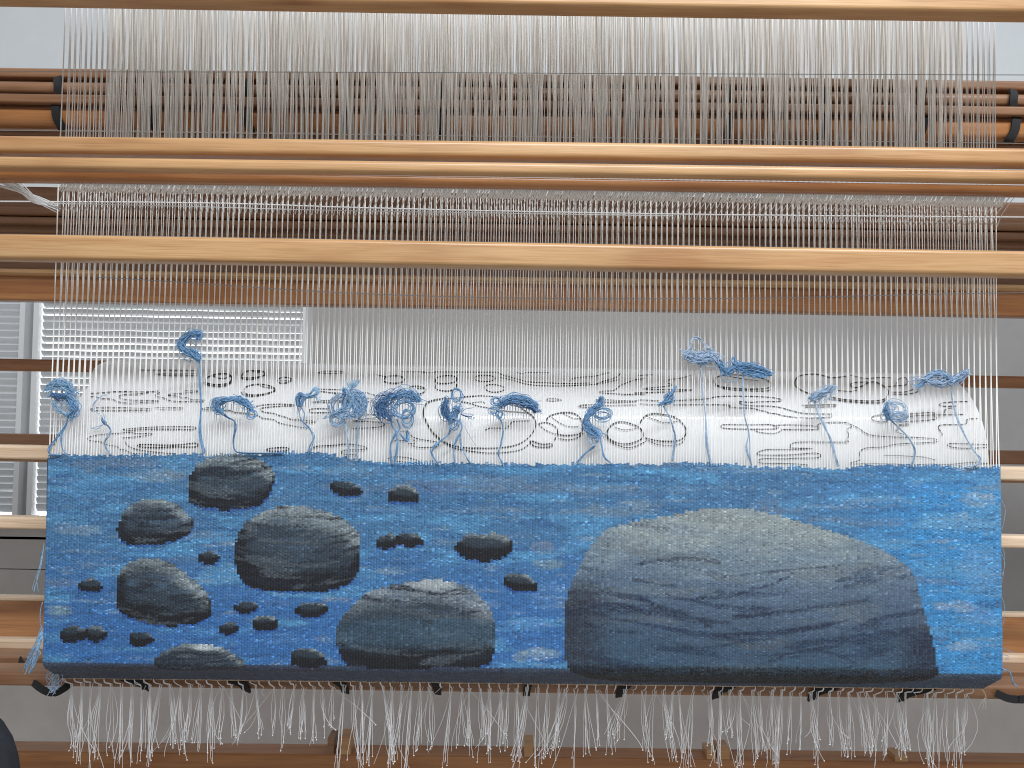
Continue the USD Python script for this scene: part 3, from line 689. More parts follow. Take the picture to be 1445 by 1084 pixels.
for k, (poly, kind) in enumerate(STONES):
    pl = chaikin(poly, True, 2)
    st = np.floor((rj + ci % 2) / 2) * 2 + 1.0
    yq_ = fold(xc) - (st + .5) * DV
    m = inside(xc, yq_, pl)
    HZ = HZ_all[m]
    x0, y0 = pl.min(0); x1, y1 = pl.max(0)
    # deep blue line of shade water just under each stone, as woven
    under = inside(xc, yc - 4, pl) & ~m & (who < 0)
    if kind not in 'g': C[under] = C[under] * .35 + lin((20, 62, 140)) * .65
    who[m] = k
    if not m.any(): continue
    s, v = (xc[m] - x0) / (x1 - x0), (yc[m] - y0) / (y1 - y0)
    n1, n2 = str1[m], str2[m]
    wob = (n1 - .5) * .5 + (n2 - .5) * .5
    # height of the stone's own top edge above this column, in its own frame
    gx = np.linspace(x0, x1, 60); gy = np.linspace(y0 - 2, y1 + 2, 160)
    GX, GY = np.meshgrid(gx, gy, indexing='ij'); gi = inside(GX, GY, pl)
    gt = np.where(gi.any(1), gy[gi.argmax(1)], (y0 + y1) / 2); gb = np.where(gi.any(1), gy[159 - gi[:, ::-1].argmax(1)], (y0 + y1) / 2)
    dt = (yc[m] - np.interp(xc[m], gx, gt)) / (y1 - y0); db = (np.interp(xc[m], gx, gb) - yc[m]) / (y1 - y0)
    dark, mid, hi = lin((17, 19, 26)), lin((52, 64, 75)), lin((138, 146, 148))
    lay = np.stack([np.full(m.sum(), c) for c in mid], 1)
    if kind == 'g':
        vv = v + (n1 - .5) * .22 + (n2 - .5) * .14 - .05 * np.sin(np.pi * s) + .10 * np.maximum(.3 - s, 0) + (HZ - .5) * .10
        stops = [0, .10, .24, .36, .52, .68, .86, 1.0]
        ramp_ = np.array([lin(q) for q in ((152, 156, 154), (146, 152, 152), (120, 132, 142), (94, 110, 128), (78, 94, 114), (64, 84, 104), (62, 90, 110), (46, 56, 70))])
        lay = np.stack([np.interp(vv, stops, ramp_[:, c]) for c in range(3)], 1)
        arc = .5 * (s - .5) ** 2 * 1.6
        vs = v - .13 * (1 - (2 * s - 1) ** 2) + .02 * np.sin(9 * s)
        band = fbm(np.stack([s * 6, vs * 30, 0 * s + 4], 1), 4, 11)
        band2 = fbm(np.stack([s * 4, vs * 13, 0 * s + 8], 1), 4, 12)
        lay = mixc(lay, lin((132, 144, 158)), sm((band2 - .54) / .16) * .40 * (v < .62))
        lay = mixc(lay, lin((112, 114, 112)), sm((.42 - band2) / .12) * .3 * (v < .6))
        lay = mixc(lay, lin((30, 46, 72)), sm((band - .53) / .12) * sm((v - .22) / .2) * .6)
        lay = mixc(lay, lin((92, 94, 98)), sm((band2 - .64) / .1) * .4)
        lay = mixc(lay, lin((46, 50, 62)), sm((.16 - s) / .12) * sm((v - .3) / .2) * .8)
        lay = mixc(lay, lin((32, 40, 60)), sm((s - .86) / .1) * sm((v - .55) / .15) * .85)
        # painted cracks
        for (ax, ay, bx, by, cx, cy, hw) in ((.20,.47,.31,.56,.45,.60,.016),(.0,.55,.22,.53,.40,.60,.035),(.06,.60,.13,.64,.20,.64,.008),(.18,.37,.23,.40,.30,.41,.010),(.35,.47,.5,.44,.62,.34,.012),(.45,.57,.62,.53,.82,.48,.018),(.4,.66,.55,.65,.72,.60,.02),(.55,.80,.68,.74,.78,.80,.010),(.3,.70,.42,.72,.5,.68,.008),(.42,.36,.55,.33,.75,.30,.009),(.2,.30,.3,.27,.42,.29,.012)):
            t_ = np.clip((s - ax) / (cx - ax + 1e-9), 0, 1); yq = (1 - t_) ** 2 * ay + 2 * t_ * (1 - t_) * (2 * by - (ay + cy) / 2) + t_ ** 2 * cy
            on = (s > ax) & (s < cx)
            lay = mixc(lay, lin((24, 36, 58)), sm(1.3 - abs(v - yq) / (hw * (.4 + n2))) * on * .5)
        lay = mixc(lay, lin((40, 50, 66)), sm((v - .80 + wob * .2) / .2) * .4)
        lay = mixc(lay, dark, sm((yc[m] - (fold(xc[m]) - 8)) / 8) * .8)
    elif kind in 'mbl':
        light = sm((.30 - dt + .22 * (s - .35) + wob * .25) / .30)
        lay = mixc(lay, hi if kind != 'b' else lin((138, 146, 154)), light * (.95 if kind != 'l' else 1.0))
        lay = mixc(lay, lin((72, 92, 112)), sm((n2 - .48) / .2) * .5)
        lay = mixc(lay, dark, sm((.42 - db + wob * .5 + .12 * (.5 - s)) / .34) * (.95 if kind != 'l' else .4))
        lay = mixc(lay, dark, sm((.16 - s + wob * .1) / .1) * (.9 if kind == 'm' else .5) * sm((v - .12) / .2))
        lay = mixc(lay, dark, sm((s - .93) / .06) * .75 * sm((v - .4) / .2))
        lay = mixc(lay, lin((26, 32, 44)), sm((.47 - fbm(np.stack([s * 3, (v - .1 * (1 - (2 * s - 1) ** 2)) * 12, 0 * s + k], 1), 3, 31)) / .12) * .7)
        lay = mixc(lay, lin((84, 92, 98)), sm((fbm(np.stack([s * 3, (v - .1 * (1 - (2 * s - 1) ** 2)) * 15, 0 * s + k + 50], 1), 3, 32) - .56) / .12) * .5)
        if kind == 'b':
            lay = mixc(lay, lin((172, 176, 176)), sm(1.2 - ((s - .62) / .16) ** 2 - ((v - .07) / .08) ** 2) * .7)
            lay = mixc(lay, lin((70, 98, 118)), sm(1 - ((v - .62) / .22) ** 2) * .45)
        if kind == 'l': lay = mixc(lay, lin((196, 200, 200)), sm(1.2 - ((s - .58) / .2) ** 2 - ((v - .12) / .2) ** 2) * .8)
    else:
        q = .95 if kind == 's' else .45
        lay = mixc(lay * .8, hi, sm((.34 - dt + .2 * (s - .4) + wob * .5) / .3) * q * .8)
        lay = mixc(lay, dark, sm((.55 - db + wob * .5) / .25) * .92)
        lay = mixc(lay, dark, sm((.25 - s) / .2) * .7)
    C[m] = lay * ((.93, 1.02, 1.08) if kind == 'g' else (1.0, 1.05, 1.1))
HZ = HZ_all
# dim brown stones woven into the strip that turns under
for (px, py, sx, sy) in ((150, 941, 40, 3.5), (320, 947, 90, 3), (430, 948, 60, 3), (180, 944, 70, 4)):
    d = ((xc - px) / sx) ** 2 + ((yc - py) / sy) ** 2
    C = mixc(C, lin((50, 44, 44)), sm(1.2 - d) * .7 * (who < 0))
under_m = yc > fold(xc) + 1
C = np.where((under_m & (who < 0))[:, None], C * .16 + lin((74, 78, 94)) * .55, C)  # strip turning under: shade painted into the yarn colour, darker and greyer
ALB = 1.0
hatch = meshkit.noise(np.stack([xc * .075 + (rj % 7) * 3.7, rj * 1.0, off * 9], 1), 21)          # one pass of weft keeps its shade for a few warps
flick = meshkit.noise(np.stack([xc * .2 + (rj % 5) * 9.1, rj * 1.0, off * 5], 1), 22)
tone = .68 + .40 * hatch + .26 * grain + np.where(flick > .82, .30, 0) - np.where(flick < .16, .22, 0)
fleck = (grain > .94) & (flick > .45)
C = C * tone[:, None]
C[fleck & (who < 0)] = C[fleck & (who < 0)] * 1.45 + .02; C[fleck & (who >= 0)] = C[fleck & (who >= 0)] * 1.25 + .008
C = np.clip(C, 0, .9)
# bead geometry: one small pad of yarn per crossing
ns, nt = 4, 4
ss, tt = np.meshgrid(np.array([0, .3, .7, 1.0]), np.array([0, .3, .7, 1.0]), indexing='ij')
hgt = (np.sin(np.pi * np.clip(ss, 0.0, 1)) ** .6) * (np.sin(np.pi * np.clip(tt, 0, 1)) ** .5 * .55 + .45)
hgt = np.where((ss == 0) | (ss == 1), 0, hgt)
slant = (R.normal(.5, .35, nb))
U = (ci[:, None, None] + ss[None]) / NC
T_ = (rj + off)[:, None, None] + tt[None] + np.where((ss == 0) | (ss == 1), 0, (ss - .5)[None] * slant[:, None, None] * .0)
inn = ((ss > 0) & (ss < 1))[None]
T_ = T_ + inn * (ss[None] - .5) * slant[:, None, None]
up = T_ * DV; Xq = U * 1350
up = up + (1.8 * (meshkit.noise(np.stack([Xq * .035, up * .09, 0 * Xq + 3], -1)) - .5) + 1.0 * (meshkit.noise(np.stack([Xq * .13, up * .3, 0 * Xq + 7], -1)) - .5)) * np.clip((up - 2) / 10, 0, 1)
Xp = colx(U, 800); Yp = fold(Xp) - np.maximum(up, 0); Xp = colx(U, Yp)
Hh = hgt[None] * (.0013 * R.uniform(.5, 1.4, nb))[:, None, None]
V0 = at(Xp, Yp, 0.0)
# below the fold the cloth turns back and down
down = np.maximum(-up, 0) * S
ang = np.clip(down / .014, 0, math.radians(56)); rest = np.maximum(down - .014 * math.radians(56), 0)
Yd = .014 * (1 - np.cos(ang)) + rest * math.sin(math.radians(56)); Zd = -.014 * np.sin(ang) - rest * math.cos(math.radians(56))
warpwob = .0012 * (meshkit.noise(np.stack([Xp * .02, Yp * .02, 0 * Xp], -1)) - .5)
V0[..., 1] += Yd + warpwob - Hh * np.cos(ang); V0[..., 2] += Zd - Hh * np.sin(ang)
V0 = V0.reshape(nb, 16, 3)
q = np.array([[a * 4 + b, (a + 1) * 4 + b, (a + 1) * 4 + b + 1, a * 4 + b + 1] for a in range(3) for b in range(3)])
tri = np.concatenate([q[:, [0, 1, 2]], q[:, [0, 2, 3]]])
def patch(mask, name, label=None):
    k = np.nonzero(mask)[0]
    if not len(k): return
    v = V0[k].reshape(-1, 3); f = (tri[None] + (np.arange(len(k)) * 16)[:, None, None]).reshape(-1, 3)
    c = np.repeat(C[k], 16, 0)
    obj(name, (v, f), weave_mat, tap, smooth=True, label=label, color=c)
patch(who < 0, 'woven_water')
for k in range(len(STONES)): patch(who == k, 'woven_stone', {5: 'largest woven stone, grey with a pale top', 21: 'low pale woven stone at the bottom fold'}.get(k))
end = n_dn * DV * S
BV = []                                                              # added dark backing sheet that fills the gaps between stitches
bx = np.linspace(62, 1411, 90)
for fr in (1.0, .5, .04):
    yy_ = fold(bx) + (fell(bx) + 4 - fold(bx)) * fr; q_ = at(np.where(fr > .3, bx + 5 * fr * (1 - bx / 722), bx), yy_, .0016); BV.append(q_)
q_ = hem0 = at(bx, fold(bx), 0.0).copy(); q_[:, 1] += .009; q_[:, 2] -= .006; BV.append(q_)
BV = np.concatenate(BV); nbx = len(bx); BF_ = []
for r_ in range(3):
    for j_ in range(nbx - 1):
        o_ = r_ * nbx + j_; BF_ += [[o_, o_ + nbx, o_ + nbx + 1], [o_, o_ + nbx + 1, o_ + 1]]
obj('cloth_core', (BV, np.array(BF_)), plain('dark_backing', (.035, .06, .11), .9), tap)
YE = .014 * (1 - math.cos(math.radians(56))) + (end - .014 * math.radians(56)) * math.sin(math.radians(56))
ZE = -.014 * math.sin(math.radians(56)) - (end - .014 * math.radians(56)) * math.cos(math.radians(56))
def hem(x):                                                          # a point of the hem under world column of pixel x on the fold
    p = at(x, fold(x), 0.0); p[..., 1] += YE; p[..., 2] += ZE; return p
obj('edge_twine', tube(hem(np.linspace(62, 1413, 120)) + R.normal(0, .0003, (120, 3)), .0017, 6), twine_mat, tap, smooth=True)
# fringe: one tassel per knotted group of warp ends
x = 66.0; i = 0
while x < 1412:
    u = (x - 66) / 1346
    h = hem(x); gap = R.uniform() < .05
    b = MB()
    k = (.010 - .020 * u) + R.normal(0, .0012)
    K = h + np.array([k, .004, -.010 + R.normal(0, .0012)])
    for q in range(2):
        e = R.normal(0, .0008, 3)
        b.add(tube(spline([h + e * .5 + [0, -.001, 0], h + np.array([.15 * k, 0, -.006]) + e, K + e * .3], 6), .0006, 4))
    n = 1 if gap else int(R.integers(4, 10))
    xs = x if True else x
    base = 1092 if x < 240 else (1058 if x < 460 else (1092 if x < 580 else 1074))
    if x > 1000: base = 1078
    lean = R.normal(0, .008)
    L0 = .012 if gap else (base - 985 + R.normal(0, 13)) * S * 1.07
    for q in range(n):
        Ls = max(.012, L0 * R.uniform(.82, 1.08)); e = R.normal(0, 1, 6)
        wild = R.uniform() < .18
        sx = lean + e[0] * .0036 + (e[3] * .032 if wild else 0)
        bow = e[1] * .0018 * (4.5 if wild else 1)
        pts = [K + [e[2] * .0022, 0, 0], K + [sx * .15 + bow * .6, e[4] * .002, -.2 * Ls], K + [sx * .5 + bow, e[4] * .005, -.55 * Ls], K + [sx * .85 + bow * .5, e[5] * .006, -.85 * Ls], K + [sx + bow * -.2, e[5] * .006, -Ls]]
        p = spline(pts, 10)
        b.add(tube(p, .00036, 3))
        if not gap and R.uniform() < .6:
            s_ = trimesh.creation.icosphere(0, .0011); s_.apply_translation(p[-1]); b.add(s_)
    obj('fringe_tassel', b.get(), linen, tap, smooth=True)
    x += R.normal(14.6, 1.0); i += 1
# loose weft ends at the selvedges
def loose(pts, r, mat, n=14):
    obj('loose_yarn_end', tube(spline([at(*p) for p in pts], n), r, 4), mat, tap, smooth=True)
for k in range(15):
    e = R.normal(0, 1, 6)
    loose([(60 + e[0], 893 + 6 * e[1], -.003), (54 + 2 * e[1], 908 + 3 * e[2], -.006), (47 + 4 * e[2], 927 + 4 * e[3], -.004), (40 + 7 * e[3], 945 + 6 * e[4], .0)], .0007, YB['light'] if k % 3 else YB['sky'])
loose([(61, 890, -.003), (57, 880, -.004), (57, 862, -.004), (60, 850, -.003)], .0008, YB['sky'])
for k in range(5):
    e = R.normal(0, 1, 4)
    loose([(62, 772 + 3 * e[0], -.003), (57 + e[1], 795, -.006), (52 + 2 * e[2], 815, -.005), (46 + 3 * e[3], 838 + 4 * e[0], -.004)], .0004, YB['light'])
loose([(61, 775, -.003), (57, 783, -.004), (59, 792, -.004), (60, 800, -.003)], .0006, YB['dark'])
for k in range(16):
    e = R.normal(0, 1, 4)
    loose([(80 + 8 * e[0], 943, .03), (79 + 7 * e[1], 955, .032), (78 + 5 * e[2], 968, .036), (77 + 5 * e[3], 974 + 4 * e[0], .036)], .0006, YB['pale'])
loose([(1414, 944, -.002), (1424, 948, -.004), (1428, 957, -.004), (1430, 965, -.003), (1435, 968, -.002)], .0012, YB['mid'])
loose([(1415, 915, -.002), (1422, 918, -.004), (1432, 921, -.004)], .0004, YB['mid'])
loose([(1415, 924, -.002), (1423, 926, -.004), (1419, 930, -.004), (1425, 930, -.003)], .0004, YB['mid'])
for k in range(4):
    e = R.normal(0, 1, 4); y = 700 + 45 * k + 8 * e[0]
    loose([(1413, y, -.002), (1417 + abs(e[1]), y + 12, -.004), (1416 + abs(e[2]), y + 30, -.004), (1414, y + 42, -.003)], .0003, YB['light'])
loose([(1384, 971, .058), (1389, 978, .056), (1392, 988, .056)], .0012, twine_mat)
for e in (-5, -1, 2): loose([(1390, 985, .056), (1389 + e, 993, .055), (1388 + 1.5 * e, 1001, .055)], .0005, cotton_grey)

# ---------------------------------------------------------------- yarn butterflies
def hank(b, pts, width, n, r=.0005, Y=-.010, depth=.004, ends=.35, segs=22):
    p0 = np.asarray(pts, float)
    n = int(n * 1.3)
    for k in range(n):
        stray = R.uniform() < .16
        c = spline(p0 + R.normal(0, width * (.12 if not stray else .3), p0.shape), segs)
        t = np.gradient(c, axis=0); t /= np.maximum(np.linalg.norm(t, axis=1, keepdims=True), 1e-6)
        nn = np.stack([-t[:, 1], t[:, 0]], 1)
        s = np.linspace(0, 1, segs)
        env = ends + (1 - ends) * np.sin(np.pi * s) ** .7
        o = np.clip(R.normal(0, .45), -1, 1) * (1.5 if stray else 1)
        tw = R.uniform(-1.4, 1.4)
        c = c + nn * (width / 2 * env * o * np.cos(tw * (s - .5) * 3 + R.uniform(-.5, .5)))[:, None]
        c = c + (meshkit.noise(np.stack([s * 7, 0 * s + k, 0 * s + width], 1), 5) - .5)[:, None] * nn * width * .28
        yy = Y + depth * R.normal(0, .6) + depth * .6 * np.sin(4 * s + R.uniform(0, 6))
        cut = segs if R.uniform() < .8 else int(segs * R.uniform(.6, .95))
        b.add(tube(at(c[:cut, 0], c[:cut, 1], yy[:cut]), r * R.uniform(.7, 1.2), 4))
def fray(b, p, d, n, length, spread, r=.00045, Y=-.012):
    for k in range(n):
        a = math.atan2(d[1], d[0]) + R.normal(0, spread); l = length * R.uniform(.6, 1.1)
        e = R.normal(0, .12, 2) * l
        P = np.array([p, [p[0] + l * .5 * math.cos(a) + e[0], p[1] + l * .5 * math.sin(a) + e[1]], [p[0] + l * math.cos(a), p[1] + l * math.sin(a)]])
        c = spline(P, 8); b.add(tube(at(c[:, 0], c[:, 1], Y + R.normal(0, .002)), r, 4))
def ring(b, c, rx, ry, n, jit=1.8, r=.0005, Y=-.013, a0=0, a1=2 * math.pi):
    for k in range(n):
        th = np.linspace(a0, a1, 20) + R.uniform(-.2, .2); e = R.normal(0, jit, 2); f = R.uniform(.8, 1.12)
        x = c[0] + e[0] + rx * f * np.cos(th); y = c[1] + e[1] + ry * f * np.sin(th)
        b.add(tube(at(x, y, Y + .002 * np.sin(th * 1.5 + k)), r, 4))
def tail(b, pts, n=2, r=.00075, Y=-.008, w=1.6):
    P = np.asarray(pts, float)
    for k in range(n):
        n_ = 0; c = spline(P + R.normal(0, w * .6, P.shape) * np.linspace(.6, 1, len(P))[:, None], 26)
        s = np.linspace(0, 1, 26)
        b.add(tube(at(c[:, 0], c[:, 1], Y * (1 - .7 * s ** 3) + .0012 * np.sin(5 * s + k * 2)), r * R.uniform(.85, 1.1), 5))
def butterfly(label, parts):
    x, y = parts[0][2][0][:2] if isinstance(parts[0][2][0], (tuple, list)) else parts[0][2][:2]
    o = at(x, y, -.01)
    t = thing('yarn_butterfly', label, 'yarn bundle', group='blue yarn butterflies resting along the woven edge', loc=o)
    for (name, col, *a) in parts:
        b = MB(); kind, args = name, a
        for fn, aa in ([(kind, a)] if not isinstance(a[0], str) else []): pass
        kw = a[-1] if isinstance(a[-1], dict) else {}
        aa = a[:-1] if kw else a
        dict(hank=hank, fray=fray, ring=ring, tail=tail)[kind](b, *aa, **kw)
        obj({'hank': 'hank', 'fray': 'frayed_end', 'ring': 'loop', 'tail': 'tail'}[kind], b.get(), YB[col], t, smooth=True)
BF = [
 ('bulky torn-looking blue yarn bundle at the far left warp edge', [
   ('hank', 'light', [(66, 548), (80, 541), (96, 545), (102, 552)], 16, 40), ('hank', 'dark', [(72, 556), (84, 559), (96, 558)], 12, 30, dict(Y=-.012)), ('hank', 'sky', [(92, 557), (102, 568), (104, 580), (96, 588)], 16, 40, dict(Y=-.013)),
   ('hank', 'light', [(75, 566), (82, 578), (94, 586)], 9, 14), ('fray', 'light', (72, 552), (-1, .3), 12, 13, .5), ('fray', 'light', (84, 545), (0, -1), 10, 10, .8), ('fray', 'sky', (104, 552), (1, .6), 6, 9, .5),
   ('tail', 'mid', [(97, 586), (92, 603), (80, 617), (70, 632), (71, 640), (86, 643)], 4, dict(w=2)), ('tail', 'sky', [(90, 606), (86, 617), (88, 632), (95, 641)], 3)]),
 ('tiny blue yarn tuft with one thread at far left over the paper', [
   ('hank', 'mid', [(143, 592), (147, 596), (148, 600)], 5, 10), ('fray', 'light', (146, 594), (-.1, -1), 4, 9, .4), ('tail', 'grey', [(147, 597), (154, 603), (155, 612), (148, 622), (149, 633), (156, 641)], 3),
   ('tail', 'pale', [(146, 600), (138, 604), (130, 603)], 2, dict(r=.0006)), ('tail', 'pale', [(140, 584), (131, 578), (133, 569), (143, 560), (150, 557)], 2, dict(r=.0006))]),
 ('dark blue curled yarn bundle high on one long straight thread', [
   ('hank', 'mid', [(281, 472), (270, 471), (258, 481), (255, 488), (262, 497), (275, 503), (280, 508)], 11, 46), ('ring', 'mid', (279, 473), 5, 6, 10), ('hank', 'sky', [(268, 494), (277, 500), (282, 508)], 14, 24), ('fray', 'mid', (253, 488), (-1, .2), 5, 6, .6),
   ('tail', 'sky', [(281, 506), (282, 540), (284, 575), (283, 610), (288, 640)], 3), ('tail', 'mid', [(282, 530), (283, 575), (282, 610), (287, 641)], 1)]),
 ('arched blue yarn bundle left of centre above the topmost woven stone', [
   ('hank', 'mid', [(313, 582), (306, 577), (306, 569), (316, 565), (330, 563)], 11, 46), ('hank', 'sky', [(328, 563), (340, 565), (350, 571), (354, 578)], 13, 40), ('ring', 'sky', (355, 584), 6, 5, 6), ('fray', 'sky', (350, 570), (1, -.5), 5, 12, .7),
   ('tail', 'dark', [(314, 583), (322, 590), (329, 594), (333, 604), (330, 620), (331, 635), (345, 639), (400, 640)], 3)]),
 ('slim blue yarn bundle with an angular raised loop, two threads below', [
   ('hank', 'mid', [(421, 574), (420, 564), (424, 557), (428, 562), (424, 574)], 7, 26), ('hank', 'light', [(427, 559), (437, 556), (445, 548), (446, 557), (430, 562)], 5, 14), ('fray', 'light', (444, 560), (1, .6), 4, 12, .4),
   ('tail', 'mid', [(424, 574), (430, 583), (428, 597), (436, 605), (444, 616), (438, 630), (434, 641)], 2), ('tail', 'grey', [(421, 576), (425, 592), (437, 606), (441, 620), (437, 640)], 2)]),
 ('largest pale tangled ball of blue yarn with round loops', [
   ('ring', 'grey', (485, 572), 20, 17, 12, dict(jit=3)), ('ring', 'grey', (498, 570), 16, 18, 14, dict(jit=3)), ('ring', 'sky', (506, 570), 8, 12, 14, dict(jit=2)), ('hank', 'light', [(485, 549), (493, 560), (488, 576), (470, 586)], 14, 36), ('hank', 'grey', [(490, 558), (504, 572), (510, 586)], 16, 30),
   ('hank', 'dark', [(484, 550), (486, 560), (482, 567)], 7, 16), ('fray', 'light', (494, 550), (.5, -1), 22, 18, .5), ('ring', 'grey', (476, 592), 9, 8, 10), ('fray', 'grey', (468, 585), (-1, .8), 5, 14, .4),
   ('tail', 'pale', [(486, 592), (490, 612), (491, 630), (493, 648)], 4), ('tail', 'grey', [(506, 578), (505, 605), (503, 630), (505, 649)], 4)]),
 ('wide dark blue yarn bundle folded over like a mop, looped threads below', [
   ('hank', 'dark', [(540, 588), (534, 576), (545, 562), (560, 558)], 20, 54), ('hank', 'mid', [(552, 562), (568, 557), (582, 560), (592, 566)], 13, 40), ('hank', 'dark', [(536, 578), (548, 584), (552, 592)], 16, 26), ('ring', 'mid', (569, 576), 14, 12, 9, dict(jit=2)), ('ring', 'sky', (574, 590), 8, 12, 6),
   ('fray', 'mid', (578, 556), (.4, -1), 8, 9, .7), ('fray', 'dark', (534, 580), (-1, .2), 6, 6, .6), ('tail', 'sky', [(550, 588), (554, 602), (560, 612), (560, 630), (557, 653)], 5), ('tail', 'mid', [(560, 592), (564, 605), (556, 617), (550, 632), (553, 655)], 4), ('tail', 'sky', [(564, 612), (574, 624), (577, 616), (576, 607), (572, 622)], 3)]),
 ('upright dark blue yarn knot with stray hairs and three spread threads', [
   ('hank', 'dark', [(630, 565), (627, 575), (630, 586), (638, 592)], 12, 44), ('hank', 'mid', [(646, 574), (640, 584), (636, 596)], 14, 34), ('ring', 'sky', (644, 558), 7, 9, 6), ('ring', 'grey', (640, 598), 6, 8, 10), ('fray', 'dark', (650, 585), (1, 0), 8, 20, .35), ('fray', 'mid', (646, 578), (1, -.3), 10, 8, .6),
   ('tail', 'mid', [(636, 592), (634, 612), (622, 622), (609, 634), (611, 643), (618, 655)], 4), ('tail', 'sky', [(648, 592), (652, 605), (644, 622), (640, 635), (642, 655)], 4), ('tail', 'grey', [(650, 608), (650, 628), (658, 645), (666, 655)], 3), ('tail', 'grey', [(655, 600), (664, 615), (672, 629)], 1, dict(r=.0004))]),
 ('long horizontal blue yarn bundle pointing right with small bow loops', [
   ('hank', 'mid', [(703, 572), (720, 563), (742, 565), (758, 574)], 13, 40), ('hank', 'dark', [(706, 570), (724, 567), (746, 573), (757, 581)], 10, 26), ('ring', 'sky', (698, 566), 6, 5, 6), ('ring', 'mid', (697, 579), 5, 5, 5), ('ring', 'sky', (703, 585), 5, 5, 5), ('fray', 'dark', (755, 581), (1, .1), 4, 10, .3), ('fray', 'mid', (719, 562), (.6, -.6), 2, 9, .3),
   ('tail', 'mid', [(701, 584), (707, 594), (710, 608), (706, 628), (704, 640), (709, 655)], 3)]),
 ('hooked blue yarn bundle right of centre with an eye-shaped loop', [
   ('hank', 'mid', [(850, 562), (846, 572), (836, 580), (828, 590), (826, 598)], 9, 44), ('hank', 'sky', [(826, 594), (832, 606), (842, 612), (846, 618)], 13, 40), ('ring', 'mid', (850, 584), 11, 7, 9), ('hank', 'mid', [(847, 561), (848, 568), (844, 574)], 7, 18), ('ring', 'pale', (838, 622), 6, 7, 4),
   ('tail', 'mid', [(846, 616), (838, 630), (826, 640), (814, 653)], 4), ('tail', 'sky', [(847, 616), (850, 632), (854, 645), (862, 653)], 3), ('tail', 'sky', [(844, 617), (849, 611), (855, 613)], 2)]),
 ('small faded blue yarn knot on a single wavy thread right of centre', [
   ('hank', 'sky', [(954, 545), (946, 557), (938, 567), (931, 572)], 5, 18), ('ring', 'sky', (944, 562), 6, 5, 8), ('hank', 'mid', [(931, 571), (940, 568), (948, 566)], 6, 14), ('tail', 'grey', [(936, 573), (944, 588), (950, 605), (953, 620), (949, 650)], 4)]),
 ('pale blue yarn bundle with an open ring floating high at right', [
   ('tail', 'pale', [(968, 497), (974, 488), (976, 479), (986, 478), (996, 487), (1004, 496), (1014, 510)], 5, dict(Y=-.012)), ('hank', 'pale', [(966, 500), (976, 503), (990, 506), (1004, 502), (1015, 512)], 17, 60), ('hank', 'grey', [(976, 508), (992, 510), (1008, 508)], 10, 26), ('fray', 'pale', (968, 499), (-1, -.3), 6, 6, .5),
   ('tail', 'pale', [(988, 512), (991, 550), (996, 590), (997, 625), (1003, 654)], 4)]),
 ('frayed mid blue yarn bundle stretched beside the pale ring bundle', [
   ('hank', 'sky', [(1015, 512), (1022, 522), (1032, 524), (1040, 512)], 14, 40), ('hank', 'mid', [(1036, 514), (1054, 518), (1072, 522), (1088, 528)], 14, 50), ('hank', 'sky', [(1040, 520), (1060, 526), (1084, 530)], 9, 26), ('fray', 'sky', (1038, 512), (-.2, -1), 10, 9, .6), ('fray', 'sky', (1082, 526), (1, 0), 10, 9, .5),
   ('tail', 'pale', [(1048, 526), (1049, 560), (1052, 590), (1056, 612), (1053, 632), (1061, 657)], 3), ('tail', 'grey', [(1057, 612), (1058, 630), (1058, 645), (1062, 657)], 1)]),
 ('pale fan-shaped yarn brush tilted up to the right', [
   ('hank', 'pale', [(1146, 564), (1156, 558), (1166, 553), (1178, 546)], 13, 34), ('fray', 'pale', (1158, 560), (1, -.6), 14, 24, .3), ('hank', 'grey', [(1143, 562), (1150, 560), (1158, 558)], 10, 20), ('fray', 'grey', (1146, 561), (-1, .3), 4, 6, .4), ('tail', 'pale', [(1149, 562), (1154, 580), (1164, 602), (1175, 626), (1183, 658)], 5)]),
 ('blue-grey yarn knot with thin wide rings trailing right', [
   ('hank', 'mid', [(1252, 568), (1250, 580), (1253, 592)], 9, 30), ('hank', 'dark', [(1250, 578), (1254, 582), (1256, 588)], 9, 18), ('ring', 'pale', (1262, 580), 18, 13, 7, dict(a0=-1.9, a1=1.7)), ('ring', 'grey', (1268, 588), 11, 5, 9), ('ring', 'pale', (1258, 575), 6, 5, 6), ('tail', 'grey', [(1254, 590), (1264, 600), (1280, 615), (1291, 632), (1291, 644), (1285, 659)], 5)]),
 ('twisted pale yarn bundle with brush end at the far right', [
   ('fray', 'pale', (1307, 534), (-1, .35), 26, 24, .35), ('fray', 'sky', (1306, 536), (-.7, .8), 16, 18, .3), ('hank', 'grey', [(1305, 535), (1318, 528), (1334, 530), (1348, 540)], 11, 40), ('hank', 'pale', [(1306, 536), (1318, 541), (1334, 541), (1352, 532)], 10, 30), ('hank', 'grey', [(1340, 540), (1352, 534), (1366, 523)], 10, 30), ('fray', 'pale', (1358, 528), (1, -.4), 8, 12, .3),
   ('tail', 'pale', [(1342, 542), (1344, 565), (1350, 588), (1360, 612), (1374, 636), (1383, 648), (1379, 655), (1366, 660)], 5)]),
]
for lab, parts in BF: butterfly(lab, parts)

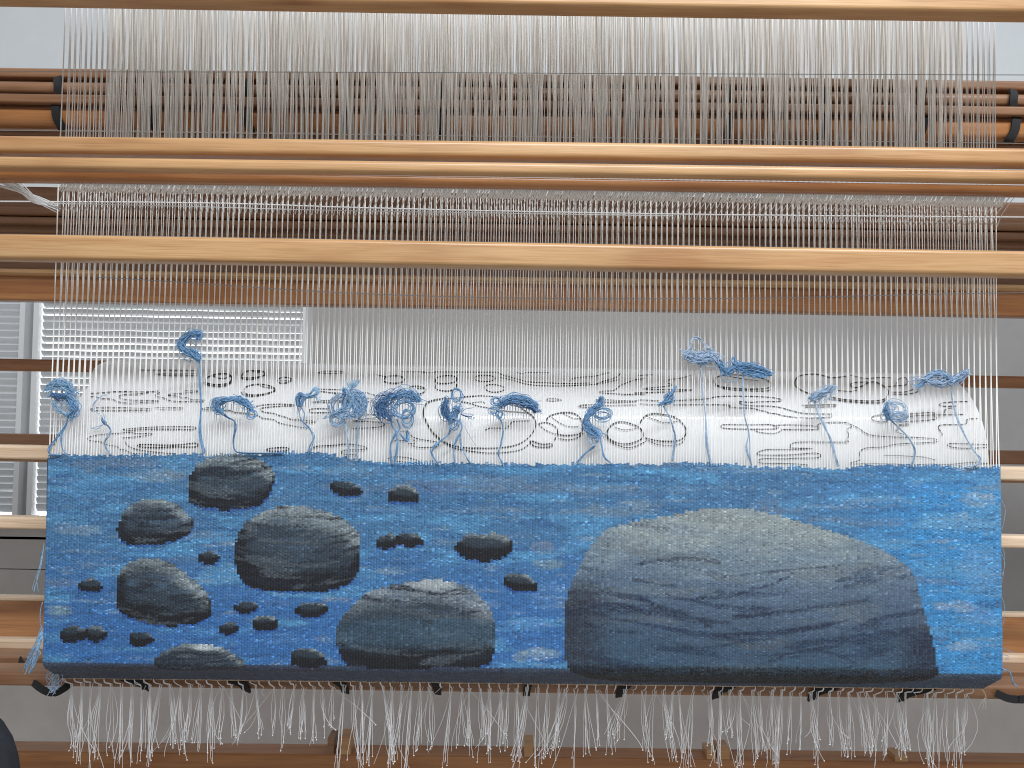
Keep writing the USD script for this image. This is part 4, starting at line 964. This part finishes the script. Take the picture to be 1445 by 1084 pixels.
# ---------------------------------------------------------------- the dark chair edge at lower left
import manifold3d as m3
def ball(p, r): return m3.Manifold.sphere(r, 40).translate([float(v) for v in p])
c = at(-110, 1150, -.35)
top = at(0, 1014, -.35)
rr = .03
cx0, cx1 = at(-260, 1060, -.35)[0], at(35, 1060, -.35)[0] - rr
zt, zb = top[2] - .012, top[2] - .5
Rc = .055
pts = [ball((cx1 - Rc + .0 + Rc * math.sin(a), -.35 + .012 * math.cos(a * 2), zt - Rc - rr + Rc * math.cos(a) + rr * .7), rr) for a in np.linspace(0, math.pi / 2, 7)]
pts += [ball((cx0, -.35, zt - .02), rr), ball((cx0, -.33, zb), rr), ball((cx1, -.33, zb), rr)]
hull = m3.Manifold.batch_hull(pts)
ch = thing('office_chair', 'dark rounded chair back cut off at the lower left corner', 'chair', loc=(float((cx0 + cx1) / 2), -.35, float(zb)))
hm = hull.to_mesh(); obj('backrest', (hm.vert_properties[:, :3], hm.tri_verts), chair_mat, ch, smooth=40)
